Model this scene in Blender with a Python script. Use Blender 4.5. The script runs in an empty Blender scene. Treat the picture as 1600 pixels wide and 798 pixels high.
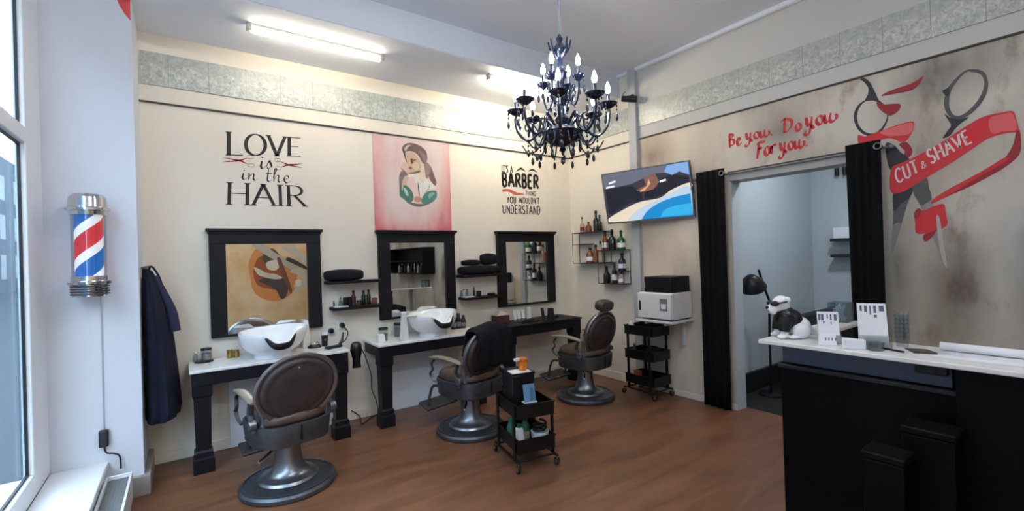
import bpy, bmesh, math, random
from mathutils import Vector, Matrix

random.seed(7)
S = bpy.context.scene
COL = S.collection
PI = math.pi

# ------------------------------------------------------------------ camera
cam_data = bpy.data.cameras.new('camera')
cam_data.sensor_width = 36.0
cam_data.lens = 716.839 / 1600 * 36
cam_data.clip_start = 0.05
cam = bpy.data.objects.new('camera', cam_data)
COL.objects.link(cam)
_r = Vector((0.81125835, -0.58389258, -0.03048526))
_u = Vector((0.02313718, -0.02003921, 0.99953144))
_f = Vector((0.58422989, 0.81158357, 0.00274735))
cam.matrix_world = Matrix(((_r.x, _u.x, -_f.x, -4.18391), (_r.y, _u.y, -_f.y, -4.45923), (_r.z, _u.z, -_f.z, 1.5), (0, 0, 0, 1)))
S.camera = cam

# ------------------------------------------------------------------ view, sky
S.view_settings.view_transform = 'Standard'
S.view_settings.look = 'None'
S.view_settings.gamma = 1.0
S.view_settings.use_curve_mapping = False
S.view_settings.exposure = 2.0
SKY = 3.1
TUBE = 7.5
BULB = 30.0
world = bpy.data.worlds.new('sky')
S.world = world
world.use_nodes = True
bg = world.node_tree.nodes['Background']
bg.inputs[0].default_value = (0.70, 0.84, 1.0, 1)
bg.inputs[1].default_value = SKY
S.cycles.use_denoising = True
S.cycles.max_bounces = 8
S.cycles.diffuse_bounces = 5
S.cycles.sample_clamp_indirect = 6.0
# the big shop window is a portal for the sky
_pl = bpy.data.lights.new('window_portal', 'AREA')
_pl.shape = 'RECTANGLE'
_pl.size = 4.6
_pl.size_y = 2.9
_pl.cycles.is_portal = True
_po = bpy.data.objects.new('window_portal', _pl)
_po.location = (-4.95, -3.1, 1.8)
_po.rotation_euler = (PI / 2, 0, -PI / 2)
COL.objects.link(_po)


# ------------------------------------------------------------------ materials
def lin(c):
    c = c / 255.0
    return c / 12.92 if c <= 0.04045 else ((c + 0.055) / 1.055) ** 2.4


def rgb(r, g, b):
    return (lin(r), lin(g), lin(b), 1.0)


def mat(name, c, rough=0.5, metal=0.0, spec=0.5, emit=None, es=0.0, coat=0.0, trans=0.0):
    m = bpy.data.materials.new(name)
    m.use_nodes = True
    b = m.node_tree.nodes['Principled BSDF']
    b.inputs['Base Color'].default_value = rgb(*c)
    b.inputs['Roughness'].default_value = rough
    b.inputs['Metallic'].default_value = metal
    b.inputs['Specular IOR Level'].default_value = spec
    b.inputs['Coat Weight'].default_value = coat
    b.inputs['Transmission Weight'].default_value = trans
    if emit:
        b.inputs['Emission Color'].default_value = rgb(*emit)
        b.inputs['Emission Strength'].default_value = es
    return m


def nodes(m):
    nt = m.node_tree
    return nt, nt.nodes, nt.links, nt.nodes['Principled BSDF']


def noisy(m, c1, c2, scale=(3, 3, 3), detail=6, rough=0.6, lo=0.35, hi=0.65, bump=0.0, dist=0.0):
    """mix of two colours by a noise in object space, optional bump"""
    nt, N, L, b = nodes(m)
    tc = N.new('ShaderNodeTexCoord')
    mp = N.new('ShaderNodeMapping')
    mp.inputs['Scale'].default_value = scale
    L.new(tc.outputs['Object'], mp.inputs[0])
    nz = N.new('ShaderNodeTexNoise')
    nz.inputs['Scale'].default_value = 1.0
    nz.inputs['Detail'].default_value = detail
    nz.inputs['Roughness'].default_value = rough
    nz.inputs['Distortion'].default_value = dist
    L.new(mp.outputs[0], nz.inputs['Vector'])
    rp = N.new('ShaderNodeValToRGB')
    rp.color_ramp.elements[0].position = lo
    rp.color_ramp.elements[1].position = hi
    rp.color_ramp.elements[0].color = rgb(*c1)
    rp.color_ramp.elements[1].color = rgb(*c2)
    L.new(nz.outputs['Fac'], rp.inputs[0])
    L.new(rp.outputs[0], b.inputs['Base Color'])
    if bump:
        bp = N.new('ShaderNodeBump')
        bp.inputs['Strength'].default_value = bump
        bp.inputs['Distance'].default_value = 0.01
        L.new(nz.outputs['Fac'], bp.inputs['Height'])
        L.new(bp.outputs[0], b.inputs['Normal'])
    return m


M = {}
M['plaster'] = noisy(mat('plaster', (230, 222, 208), 0.75), (227, 219, 205), (233, 225, 211), (1.5, 1.5, 1.5))
M['ceiling'] = mat('ceiling_paint', (234, 238, 246), 0.85)
M['riser'] = mat('riser_paint', (196, 200, 208), 0.85)  # ceiling paint darkened in colour to put shade on the riser
M['pillar'] = mat('pillar_paint', (214, 217, 224), 0.7)
M['white_paint'] = mat('white_paint', (228, 230, 234), 0.35)
M['rail'] = mat('rail_line', (58, 52, 46), 0.6)
M['black_wood'] = noisy(mat('black_wood', (17, 17, 22), 0.5, spec=0.25), (14, 14, 19), (21, 21, 27), (8, 8, 8))
M['white_top'] = noisy(mat('white_top', (232, 230, 228), 0.25), (226, 224, 222), (236, 234, 232), (5, 5, 5))
M['ceramic'] = mat('ceramic', (236, 237, 240), 0.12, coat=0.3)
M['rubber'] = mat('black_rubber', (14, 14, 16), 0.5)
M['black_plastic'] = mat('black_plastic', (17, 17, 19), 0.35)
M['black_metal'] = mat('black_metal', (20, 20, 23), 0.38, metal=0.3)
M['chrome'] = mat('chrome', (214, 216, 220), 0.14, metal=1.0)
M['steel'] = mat('steel', (140, 142, 148), 0.33, metal=0.9)
M['dark_steel'] = noisy(mat('dark_steel', (88, 90, 95), 0.42, metal=0.75), (80, 82, 87), (97, 99, 104), (9, 9, 9))
M['leather'] = noisy(mat('brown_leather', (82, 62, 54), 0.42), (70, 52, 46), (98, 74, 64), (22, 22, 22), bump=0.2)
M['leather_back'] = noisy(mat('dark_leather', (58, 49, 47), 0.45), (52, 44, 42), (65, 55, 53), (14, 14, 14))
M['arm_pad'] = mat('arm_pad', (150, 140, 126), 0.35, metal=0.3)
M['towel'] = noisy(mat('charcoal_terry', (30, 29, 34), 0.95, spec=0.1), (24, 23, 28), (40, 39, 45), (90, 90, 90), bump=0.6)
M['navy'] = noisy(mat('navy_cloth', (24, 26, 42), 0.8, spec=0.2), (20, 22, 36), (30, 32, 50), (6, 6, 6))
M['curtain'] = mat('black_curtain', (10, 10, 14), 0.85, spec=0.15)
M['mirror'] = mat('mirror_glass', (226, 228, 226), 0.012, metal=1.0)
M['card'] = mat('white_card', (232, 233, 238), 0.5)
M['paper'] = mat('paper', (222, 224, 228), 0.6)
M['gold'] = mat('gold_metal', (176, 148, 84), 0.3, metal=0.9)
M['wood_box'] = noisy(mat('dark_wood_box', (74, 44, 38), 0.5), (58, 34, 30), (90, 54, 44), (6, 40, 40))
M['orange'] = mat('orange_plastic', (226, 128, 34), 0.35)
M['blue_card'] = mat('blue_card', (98, 138, 170), 0.4)
M['green'] = mat('green_plastic', (38, 104, 82), 0.35)
M['counter_black'] = mat('counter_black', (5, 6, 7), 0.4, spec=0.12)
M['counter_panel'] = mat('counter_panel', (66, 76, 98), 0.25)  # bluish reflection of the window put into the panel colour
M['ink'] = mat('black_lettering', (20, 17, 17), 0.6)
M['red_ink'] = mat('red_lettering', (206, 44, 50), 0.6)
M['red_dark'] = mat('dark_red_paint', (150, 32, 40), 0.6)
M['pink_soft'] = mat('pale_pink_paint', (206, 178, 170), 0.7)
M['pink_wall'] = mat('blush_paint', (214, 160, 154), 0.7)
M['cream_ink'] = mat('cream_lettering', (226, 210, 206), 0.6)
M['vinyl_grey'] = mat('grey_paint', (84, 84, 84), 0.6)
M['vinyl_dark'] = mat('charcoal_paint', (44, 45, 47), 0.6)
M['vinyl_light'] = mat('light_grey_paint', (138, 136, 132), 0.6)
M['white_plastic'] = mat('white_plastic', (226, 226, 224), 0.3)
M['grey_plastic'] = mat('grey_plastic', (120, 122, 122), 0.45)
M['white_metal'] = mat('white_metal', (226, 228, 230), 0.35)
M['sofa'] = mat('sofa_black', (24, 25, 25), 0.6)
M['cord'] = mat('cord_grey', (176, 182, 192), 0.5)
M['backroom'] = mat('annex_paint', (186, 194, 198), 0.8)
M['asphalt'] = mat('asphalt', (60, 67, 72), 0.9, spec=0.0)
M['facade'] = mat('facade', (66, 74, 80), 0.85, spec=0.0)
M['facade_dark'] = mat('facade_window', (56, 66, 74), 0.6)

# clear things
def glassy(name, tint=(240, 245, 248), mixf=0.12, rough=0.03):
    m = bpy.data.materials.new(name)
    m.use_nodes = True
    nt = m.node_tree
    N, L = nt.nodes, nt.links
    for n in list(N):
        N.remove(n)
    out = N.new('ShaderNodeOutputMaterial')
    mx = N.new('ShaderNodeMixShader')
    tr = N.new('ShaderNodeBsdfTransparent')
    tr.inputs[0].default_value = rgb(*tint)
    gl = N.new('ShaderNodeBsdfGlossy')
    gl.inputs['Roughness'].default_value = rough
    lw = N.new('ShaderNodeLayerWeight')
    lw.inputs[0].default_value = 0.5
    pw = N.new('ShaderNodeMath')
    pw.operation = 'POWER'
    pw.inputs[1].default_value = 4.0
    ml = N.new('ShaderNodeMath')
    ml.operation = 'MULTIPLY_ADD'
    ml.inputs[1].default_value = 0.4
    ml.inputs[2].default_value = mixf * 0.35
    L.new(lw.outputs['Facing'], pw.inputs[0])
    L.new(pw.outputs[0], ml.inputs[0])
    L.new(ml.outputs[0], mx.inputs[0])
    L.new(tr.outputs[0], mx.inputs[1])
    L.new(gl.outputs[0], mx.inputs[2])
    L.new(mx.outputs[0], out.inputs[0])
    return m


M['window_glass'] = glassy('window_glass', (232, 240, 244), 0.06)
M['clear'] = glassy('clear_plastic', (226, 230, 232), 0.25)


def bottle_glass(name, c):
    return mat(name, c, 0.08, trans=0.35)


M['glass_green'] = bottle_glass('green_glass', (34, 112, 52))
M['glass_dark'] = bottle_glass('dark_glass', (18, 24, 24))
M['glass_olive'] = bottle_glass('olive_glass', (44, 50, 36))
M['glass_amber'] = bottle_glass('amber_glass', (150, 84, 50))
M['glass_blue'] = bottle_glass('navy_glass', (30, 32, 62))
M['glass_pale'] = bottle_glass('pale_glass', (210, 190, 170))
M['tube_glow'] = mat('tube_glow', (255, 255, 255), 0.4, emit=(255, 242, 216), es=TUBE)
M['tube_fill'] = mat('tube_fill', (255, 255, 255), 0.4, emit=(244, 248, 255), es=30.0)  # for the unseen tubes added to brighten the room
M['tube_corner'] = mat('tube_corner', (255, 255, 255), 0.4, emit=(255, 242, 216), es=22.0)
M['bulb_glow'] = mat('bulb_glow', (255, 255, 255), 0.4, emit=(224, 238, 255), es=BULB)

# concrete-look paint of the right wall
def concrete():
    m = mat('concrete_paint', (150, 144, 136), 0.8)
    nt, N, L, b = nodes(m)
    tc = N.new('ShaderNodeTexCoord')
    mp = N.new('ShaderNodeMapping')
    mp.inputs['Scale'].default_value = (1.0, 1.5, 0.8)
    L.new(tc.outputs['Object'], mp.inputs[0])
    n1 = N.new('ShaderNodeTexNoise')
    n1.inputs['Scale'].default_value = 1.6
    n1.inputs['Detail'].default_value = 5
    L.new(mp.outputs[0], n1.inputs['Vector'])
    r1 = N.new('ShaderNodeValToRGB')
    r1.color_ramp.elements[0].position = 0.34
    r1.color_ramp.elements[0].color = rgb(176, 167, 155)
    r1.color_ramp.elements[1].position = 0.62
    r1.color_ramp.elements[1].color = rgb(208, 201, 190)
    L.new(n1.outputs['Fac'], r1.inputs[0])
    n2 = N.new('ShaderNodeTexNoise')
    n2.inputs['Scale'].default_value = 2.3
    n2.inputs['Detail'].default_value = 7
    n2.inputs['Roughness'].default_value = 0.62
    mp2 = N.new('ShaderNodeMapping')
    mp2.inputs['Location'].default_value = (3.1, 4.7, 1.9)
    mp2.inputs['Scale'].default_value = (1.0, 2.0, 0.9)
    L.new(tc.outputs['Object'], mp2.inputs[0])
    L.new(mp2.outputs[0], n2.inputs['Vector'])
    r2 = N.new('ShaderNodeValToRGB')
    r2.color_ramp.elements[0].position = 0.56
    r2.color_ramp.elements[0].color = (0, 0, 0, 1)
    r2.color_ramp.elements[1].position = 0.72
    r2.color_ramp.elements[1].color = (1, 1, 1, 1)
    L.new(n2.outputs['Fac'], r2.inputs[0])
    mx = N.new('ShaderNodeMix')
    mx.data_type = 'RGBA'
    L.new(r2.outputs[0], mx.inputs[0])
    L.new(r1.outputs[0], mx.inputs[6])
    mx.inputs[7].default_value = rgb(146, 127, 114)
    last = mx.outputs[2]
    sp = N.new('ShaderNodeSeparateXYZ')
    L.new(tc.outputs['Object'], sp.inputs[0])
    mr = N.new('ShaderNodeMapRange')  # corner light put into the paint, lighter and warmer towards the corner
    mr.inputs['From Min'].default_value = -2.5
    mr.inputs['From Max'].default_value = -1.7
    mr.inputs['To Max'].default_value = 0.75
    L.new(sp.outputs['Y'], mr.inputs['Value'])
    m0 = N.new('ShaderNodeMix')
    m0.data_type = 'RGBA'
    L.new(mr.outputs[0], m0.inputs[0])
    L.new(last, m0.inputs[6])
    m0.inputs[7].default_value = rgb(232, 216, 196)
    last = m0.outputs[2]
    # sprayed patches and stains, plus shading painted beside the right curtain
    for pos, sy, sz, cc, k in (((0, -1.30, 2.55), 0.30, 0.26, (128, 108, 98), 0.8), ((0, -3.74, 2.66), 0.32, 0.20, (72, 72, 72), 0.75), ((0, -3.70, 1.18), 0.17, 0.42, (92, 78, 70), 0.85),
                               ((0, -2.62, 2.50), 0.16, 0.12, (110, 108, 106), 0.6), ((0, -1.75, 1.1), 0.3, 0.4, (150, 140, 130), 0.6), ((0, -3.40, 1.25), 0.10, 0.7, (96, 92, 86), 0.7), ((0, -1.35, 1.55), 0.25, 0.25, (176, 158, 142), 0.6)):
        vs = N.new('ShaderNodeMapping')
        vs.vector_type = 'TEXTURE'
        vs.inputs['Location'].default_value = pos
        vs.inputs['Scale'].default_value = (1, sy, sz)
        L.new(tc.outputs['Object'], vs.inputs[0])
        ln = N.new('ShaderNodeVectorMath')
        ln.operation = 'LENGTH'
        L.new(vs.outputs[0], ln.inputs[0])
        a = N.new('ShaderNodeMapRange')
        a.inputs['From Min'].default_value = 1.25
        a.inputs['From Max'].default_value = 0.1
        a.inputs['To Max'].default_value = k * 1.7
        L.new(ln.outputs['Value'], a.inputs['Value'])
        q = N.new('ShaderNodeMath')
        q.operation = 'MULTIPLY'
        q.use_clamp = True
        L.new(a.outputs[0], q.inputs[0])
        L.new(n2.outputs['Fac'], q.inputs[1])
        mm = N.new('ShaderNodeMix')
        mm.data_type = 'RGBA'
        L.new(q.outputs[0], mm.inputs[0])
        L.new(last, mm.inputs[6])
        mm.inputs[7].default_value = rgb(*cc)
        last = mm.outputs[2]
    L.new(last, b.inputs['Base Color'])
    return m


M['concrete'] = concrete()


def wood_floor():
    m = mat('vinyl_planks', (92, 62, 48), 0.38)
    nt, N, L, b = nodes(m)
    tc = N.new('ShaderNodeTexCoord')
    br = N.new('ShaderNodeTexBrick')
    br.inputs['Scale'].default_value = 1.0
    br.inputs['Brick Width'].default_value = 1.2
    br.inputs['Row Height'].default_value = 0.16
    br.inputs['Mortar Size'].default_value = 0.0012
    br.inputs['Color1'].default_value = rgb(134, 91, 65)
    br.inputs['Color2'].default_value = rgb(127, 86, 61)
    br.inputs['Mortar'].default_value = rgb(112, 78, 56)
    L.new(tc.outputs['Object'], br.inputs['Vector'])
    mp = N.new('ShaderNodeMapping')
    mp.inputs['Scale'].default_value = (0.9, 4.5, 1)
    L.new(tc.outputs['Object'], mp.inputs[0])
    nz = N.new('ShaderNodeTexNoise')
    nz.inputs['Scale'].default_value = 2.0
    nz.inputs['Detail'].default_value = 7
    nz.inputs['Distortion'].default_value = 0.6
    L.new(mp.outputs[0], nz.inputs['Vector'])
    rp = N.new('ShaderNodeValToRGB')
    rp.color_ramp.elements[0].position = 0.3
    rp.color_ramp.elements[0].color = rgb(150, 142, 138)
    rp.color_ramp.elements[1].position = 0.72
    rp.color_ramp.elements[1].color = rgb(255, 252, 250)
    L.new(nz.outputs['Fac'], rp.inputs[0])
    mx = N.new('ShaderNodeMix')
    mx.data_type = 'RGBA'
    mx.blend_type = 'MULTIPLY'
    mx.inputs[0].default_value = 0.7
    L.new(br.outputs['Color'], mx.inputs[6])
    L.new(rp.outputs[0], mx.inputs[7])
    L.new(mx.outputs[2], b.inputs['Base Color'])
    bp = N.new('ShaderNodeBump')
    bp.inputs['Strength'].default_value = 0.06
    L.new(nz.outputs['Fac'], bp.inputs['Height'])
    L.new(bp.outputs[0], b.inputs['Normal'])
    return m


M['floor'] = wood_floor()


def frieze_tile(axis, origin):
    m = mat('frieze_tile_' + axis, (176, 182, 174), 0.28, spec=0.4)
    nt, N, L, b = nodes(m)
    tc = N.new('ShaderNodeTexCoord')
    sp = N.new('ShaderNodeSeparateXYZ')
    L.new(tc.outputs['Object'], sp.inputs[0])

    def math_(op, a, bb=None):
        n = N.new('ShaderNodeMath')
        n.operation = op
        if isinstance(a, (int, float)):
            n.inputs[0].default_value = a
        else:
            L.new(a, n.inputs[0])
        if bb is not None:
            if isinstance(bb, (int, float)):
                n.inputs[1].default_value = bb
            else:
                L.new(bb, n.inputs[1])
        return n.outputs[0]
    u = math_('FRACT', math_('DIVIDE', math_('SUBTRACT', sp.outputs[axis.upper()], origin), 0.2646))
    seam = math_('LESS_THAN', math_('ABSOLUTE', math_('SUBTRACT', u, 0.5)), 0.493)
    nz = N.new('ShaderNodeTexNoise')
    nz.inputs['Scale'].default_value = 34
    nz.inputs['Detail'].default_value = 8
    nz.inputs['Roughness'].default_value = 0.75
    nz.inputs['Distortion'].default_value = 0.8
    L.new(tc.outputs['Object'], nz.inputs['Vector'])
    # scalloped pale arch along the top of every tile
    arch = math_('ADD', math_('MULTIPLY', math_('ABSOLUTE', math_('SUBTRACT', u, 0.5)), -0.10), 3.16)
    top = math_('GREATER_THAN', sp.outputs['Z'], math_('SUBTRACT', arch, 0.075))
    rp = N.new('ShaderNodeValToRGB')
    rp.color_ramp.elements[0].position = 0.36
    rp.color_ramp.elements[0].color = rgb(150, 158, 152)
    rp.color_ramp.elements[1].position = 0.62
    rp.color_ramp.elements[1].color = rgb(212, 214, 207)
    L.new(nz.outputs['Fac'], rp.inputs[0])
    m1 = N.new('ShaderNodeMix')
    m1.data_type = 'RGBA'
    L.new(math_('MULTIPLY', top, 0.45), m1.inputs[0])
    L.new(rp.outputs[0], m1.inputs[6])
    m1.inputs[7].default_value = rgb(166, 172, 166)
    m2 = N.new('ShaderNodeMix')
    m2.data_type = 'RGBA'
    L.new(seam, m2.inputs[0])
    m2.inputs[6].default_value = rgb(140, 142, 136)
    L.new(m1.outputs[2], m2.inputs[7])
    L.new(m2.outputs[2], b.inputs['Base Color'])
    bp = N.new('ShaderNodeBump')
    bp.inputs['Strength'].default_value = 0.2
    bp.inputs['Distance'].default_value = 0.004
    L.new(nz.outputs['Fac'], bp.inputs['Height'])
    L.new(bp.outputs[0], b.inputs['Normal'])
    return m


M['frieze_x'] = frieze_tile('x', -4.236)
M['frieze_y'] = frieze_tile('y', -3.091)


# ------------------------------------------------------------------ mesh helpers
class MB:
    """collects shapes and links them as ONE mesh object"""
    def __init__(self):
        self.v = []
        self.f = []
        self.mi = []

    def add(self, vs, fs, mi=0):
        o = len(self.v)
        self.v += [tuple(p) for p in vs]
        self.f += [tuple(i + o for i in f) for f in fs]
        self.mi += [mi] * len(fs)
        return self

    def box(self, x0, x1, y0, y1, z0, z1, mi=0):
        vs = [(x, y, z) for x in (x0, x1) for y in (y0, y1) for z in (z0, z1)]
        fs = [(0, 1, 3, 2), (4, 6, 7, 5), (0, 4, 5, 1), (2, 3, 7, 6), (0, 2, 6, 4), (1, 5, 7, 3)]
        return self.add(vs, fs, mi)

    def hexa(self, a, b, mi=0):
        """solid between two quads a and b (same winding)"""
        vs = list(a) + list(b)
        n = len(a)
        fs = [tuple(reversed(range(n))), tuple(range(n, 2 * n))] + [(i, (i + 1) % n, n + (i + 1) % n, n + i) for i in range(n)]
        return self.add(vs, fs, mi)

    def lathe(self, prof, n=32, c=(0, 0, 0), sx=1, sy=1, mi=0, caps=True):
        o = []
        for r, z in prof:
            for k in range(n):
                a = 2 * PI * k / n
                o.append((c[0] + r * sx * math.cos(a), c[1] + r * sy * math.sin(a), c[2] + z))
        fs = []
        for i in range(len(prof) - 1):
            for k in range(n):
                k2 = (k + 1) % n
                fs.append((i * n + k, i * n + k2, (i + 1) * n + k2, (i + 1) * n + k))
        if caps:
            fs.append(tuple(reversed(range(n))))
            fs.append(tuple(range((len(prof) - 1) * n, len(prof) * n)))
        return self.add(o, fs, mi)

    def tube(self, pts, r, n=10, mi=0, closed=False, flat=None):
        pts = [Vector(p) for p in pts]
        m = len(pts)
        rs = r if isinstance(r, (list, tuple)) else [r] * m
        vs = []
        up = None
        for i, p in enumerate(pts):
            if closed:
                t = pts[(i + 1) % m] - pts[i - 1]
            else:
                t = pts[min(i + 1, m - 1)] - pts[max(i - 1, 0)]
            t = t.normalized()
            if up is None:
                up = t.orthogonal().normalized() if abs(t.z) > 0.95 else (Vector((0, 0, 1)) - t * t.z).normalized()
            else:
                up = (up - t * up.dot(t)).normalized()
            sd = t.cross(up)
            for k in range(n):
                a = 2 * PI * k / n
                w = (1, 1) if flat is None else flat
                vs.append(p + (sd * math.cos(a) * w[0] + up * math.sin(a) * w[1]) * rs[i])
        fs = []
        for i in range(m if closed else m - 1):
            j = (i + 1) % m
            for k in range(n):
                k2 = (k + 1) % n
                fs.append((i * n + k, i * n + k2, j * n + k2, j * n + k))
        if not closed:
            fs.append(tuple(reversed(range(n))))
            fs.append(tuple(range((m - 1) * n, m * n)))
        return self.add(vs, fs, mi)

    def cyl(self, p0, p1, r0, r1=None, n=20, mi=0):
        return self.tube([p0, p1], [r0, r0 if r1 is None else r1], n, mi)

    def ball(self, c, rx, ry=None, rz=None, n=16, m=10, mi=0):
        ry = rx if ry is None else ry
        rz = rx if rz is None else rz
        vs = [(c[0], c[1], c[2] - rz)]
        for i in range(1, m):
            t = -PI / 2 + PI * i / m
            for k in range(n):
                a = 2 * PI * k / n
                vs.append((c[0] + rx * math.cos(t) * math.cos(a), c[1] + ry * math.cos(t) * math.sin(a), c[2] + rz * math.sin(t)))
        vs.append((c[0], c[1], c[2] + rz))
        fs = [(0, 1 + (k + 1) % n, 1 + k) for k in range(n)]
        for i in range(m - 2):
            for k in range(n):
                k2 = (k + 1) % n
                fs.append((1 + i * n + k, 1 + i * n + k2, 1 + (i + 1) * n + k2, 1 + (i + 1) * n + k))
        t = len(vs) - 1
        fs += [(1 + (m - 2) * n + k, 1 + (m - 2) * n + (k + 1) % n, t) for k in range(n)]
        return self.add(vs, fs, mi)

    def prism(self, poly, d, mi=0):
        """polygon of 3-D points pushed along vector d into a solid"""
        d = Vector(d)
        a = [Vector(p) for p in poly]
        return self.hexa(a, [p + d for p in a], mi)

    def grid(self, rows, mi=0, closed=False):
        n = len(rows[0])
        vs = [p for r in rows for p in r]
        fs = []
        for i in range(len(rows) - 1):
            for k in range(n if closed else n - 1):
                k2 = (k + 1) % n
                fs.append((i * n + k, i * n + k2, (i + 1) * n + k2, (i + 1) * n + k))
        return self.add(vs, fs, mi)

    def build(self, name, mats, parent=None, bevel=0.0, smooth=35, solid=0.0, seg=2):
        me = bpy.data.meshes.new(name)
        me.from_pydata(self.v, [], self.f)
        for m in (mats if isinstance(mats, (list, tuple)) else [mats]):
            me.materials.append(m)
        for p, i in zip(me.polygons, self.mi):
            p.material_index = i
        bm = bmesh.new()
        bm.from_mesh(me)
        bmesh.ops.recalc_face_normals(bm, faces=bm.faces)
        bm.to_mesh(me)
        bm.free()
        if smooth:
            me.shade_smooth()
            me.set_sharp_from_angle(angle=math.radians(smooth))
        o = bpy.data.objects.new(name, me)
        COL.objects.link(o)
        if parent is not None:
            o.parent = parent
        if solid:
            s = o.modifiers.new('solid', 'SOLIDIFY')
            s.thickness = solid
            s.offset = 0
        if bevel:
            b = o.modifiers.new('bevel', 'BEVEL')
            b.width = bevel
            b.segments = seg
            b.limit_method = 'ANGLE'
            b.angle_limit = math.radians(40)
        return o


def thing(name, label, cat, loc=(0, 0, 0), rotz=0.0, group=None):
    o = bpy.data.objects.new(name, None)
    COL.objects.link(o)
    o.location = loc
    o.rotation_euler = (0, 0, rotz)
    o.empty_display_size = 0.1
    o['label'] = label
    o['category'] = cat
    if group:
        o['group'] = group
    return o


def tag(o, label, cat, group=None, kind=None):
    o['label'] = label
    o['category'] = cat
    if group:
        o['group'] = group
    if kind:
        o['kind'] = kind
    return o


def struct(o):
    o['kind'] = 'structure'
    return o


def dup(root, loc, rotz, label, group=None, mats=None):
    r = root.copy()
    COL.objects.link(r)
    r.location = loc
    r.rotation_euler = (0, 0, rotz)
    r['label'] = label
    if group:
        r['group'] = group
    for ch in list(root.children):
        c = ch.copy()
        COL.objects.link(c)
        c.parent = r
        for g in list(ch.children):
            d = g.copy()
            COL.objects.link(d)
            d.parent = c
    return r


def arc(cx, cy, rx, ry, a0, a1, n=10):
    return [(cx + rx * math.cos(math.radians(a0 + (a1 - a0) * i / n)), cy + ry * math.sin(math.radians(a0 + (a1 - a0) * i / n))) for i in range(n + 1)]


def spline(pts, k=8, closed=False):
    """Catmull-Rom through points of any dimension"""
    n = len(pts)
    out = []
    rng = range(n if closed else n - 1)
    for i in rng:
        if closed:
            p0, p1, p2, p3 = pts[i - 1], pts[i], pts[(i + 1) % n], pts[(i + 2) % n]
        else:
            p0, p1, p2, p3 = pts[max(i - 1, 0)], pts[i], pts[i + 1], pts[min(i + 2, n - 1)]
        for j in range(k):
            t = j / k
            out.append(tuple(0.5 * ((2 * b) + (-a + c) * t + (2 * a - 5 * b + 4 * c - d) * t * t + (-a + 3 * b - 3 * c + d) * t ** 3) for a, b, c, d in zip(p0, p1, p2, p3)))
    if not closed:
        out.append(tuple(pts[-1]))
    return out


# ================================================================== SETTING
RAIL = 2.771
F0, F1 = 2.905, 3.158      # tile frieze
SOF, CEIL = 3.305, 3.565   # lowered strip along the back wall, main ceiling
PX, PY = -4.42, -0.52      # right edge and face of the window pillar
WX = -4.865                # inner face of the window frame
YS = -6.2                  # wall behind the camera
OP0, OP1, OPZ = -2.182, -3.235, 2.145   # passage in the right wall

struct(MB().box(-4.95, 0.15, YS, 0.0, -0.1, 0.0).box(0.15, 2.35, -4.2, -1.95, -0.1, 0.0, 1).build('floor', [M['floor'], mat('annex_floor', (24, 22, 22), 0.6)], smooth=0))
c = MB()
c.box(-5.0, 0.15, YS, 0.0, CEIL, CEIL + 0.1)
c.box(-5.0, 0.0, -0.885, 0.0, SOF, CEIL)
struct(c.build('ceiling', M['ceiling'], smooth=0))
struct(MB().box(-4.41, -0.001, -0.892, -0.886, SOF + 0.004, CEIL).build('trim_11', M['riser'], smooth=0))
struct(MB().box(PX, 0.15, 0.0, 0.12, -0.1, CEIL + 0.1).build('wall_back', M['plaster'], smooth=0))

# right wall: cream up to the pipe casing, concrete paint beyond, passage cut out
w = MB()
w.box(0.0, 0.15, -1.04, 0.0, 0.0, CEIL, 0)
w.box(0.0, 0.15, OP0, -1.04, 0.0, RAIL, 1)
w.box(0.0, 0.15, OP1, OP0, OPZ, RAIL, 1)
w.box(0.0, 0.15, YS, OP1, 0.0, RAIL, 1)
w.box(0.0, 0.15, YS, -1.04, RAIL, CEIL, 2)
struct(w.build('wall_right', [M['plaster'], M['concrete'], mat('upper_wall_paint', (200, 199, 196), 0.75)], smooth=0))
struct(MB().box(0.002, 0.15, OP0 - 0.006, OP0, 0.0, OPZ).box(0.002, 0.15, OP1, OP1 + 0.006, 0.0, OPZ).build('trim_12', M['backroom'], smooth=0))
struct(MB().box(-5.0, 0.15, YS - 0.12, YS, -0.1, CEIL + 0.1).build('wall_front', M['plaster'], smooth=0))

# left: the pillar, the wall under and over the shop window
w = MB()
w.box(WX - 0.048, PX, PY, 0.12, -0.1, CEIL + 0.1)
w.box(-5.1, WX - 0.02, -5.6, PY, -0.1, 0.262)
w.box(-5.1, WX - 0.02, -5.6, PY, 3.3, CEIL + 0.1)
w.box(-5.1, WX - 0.02, YS, -5.6, -0.1, CEIL + 0.1)
struct(w.build('wall_left', M['pillar'], smooth=0))

# window: frame, glass
w = MB()
for y0, y1 in ((-0.865, PY), (-3.02, -2.90), (-5.6, -5.42)):
    w.box(WX - 0.045, WX, y0, y1, 0.262, 3.3)
for a, b in ((-2.90, -0.865), (-5.42, -3.02)):
    w.box(WX - 0.045, WX, a, b, 0.262, 0.385)
    w.box(WX - 0.045, WX, a, b, 2.205, 2.295)
    w.box(WX - 0.045, WX, a, b, 3.2, 3.3)
win = struct(w.build('window_1', M['white_paint'], bevel=0.006))
for a, b in ((-2.90, -0.865), (-5.42, -3.02)):
    for z0, z1 in ((0.385, 2.205), (2.295, 3.2)):
        MB().box(WX - 0.041, WX - 0.036, a + 0.001, b - 0.001, z0 + 0.001, z1 - 0.001).build('pane', M['window_glass'], win, smooth=0)
        g = MB()
        for q in ((a, a + 0.012, z0, z1), (b - 0.012, b, z0, z1), (a + 0.012, b - 0.012, z0, z0 + 0.012), (a + 0.012, b - 0.012, z1 - 0.012, z1)):
            g.box(WX - 0.034, WX - 0.022, *q)
        g.build('gasket', M['rubber'], win, smooth=0)
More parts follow.
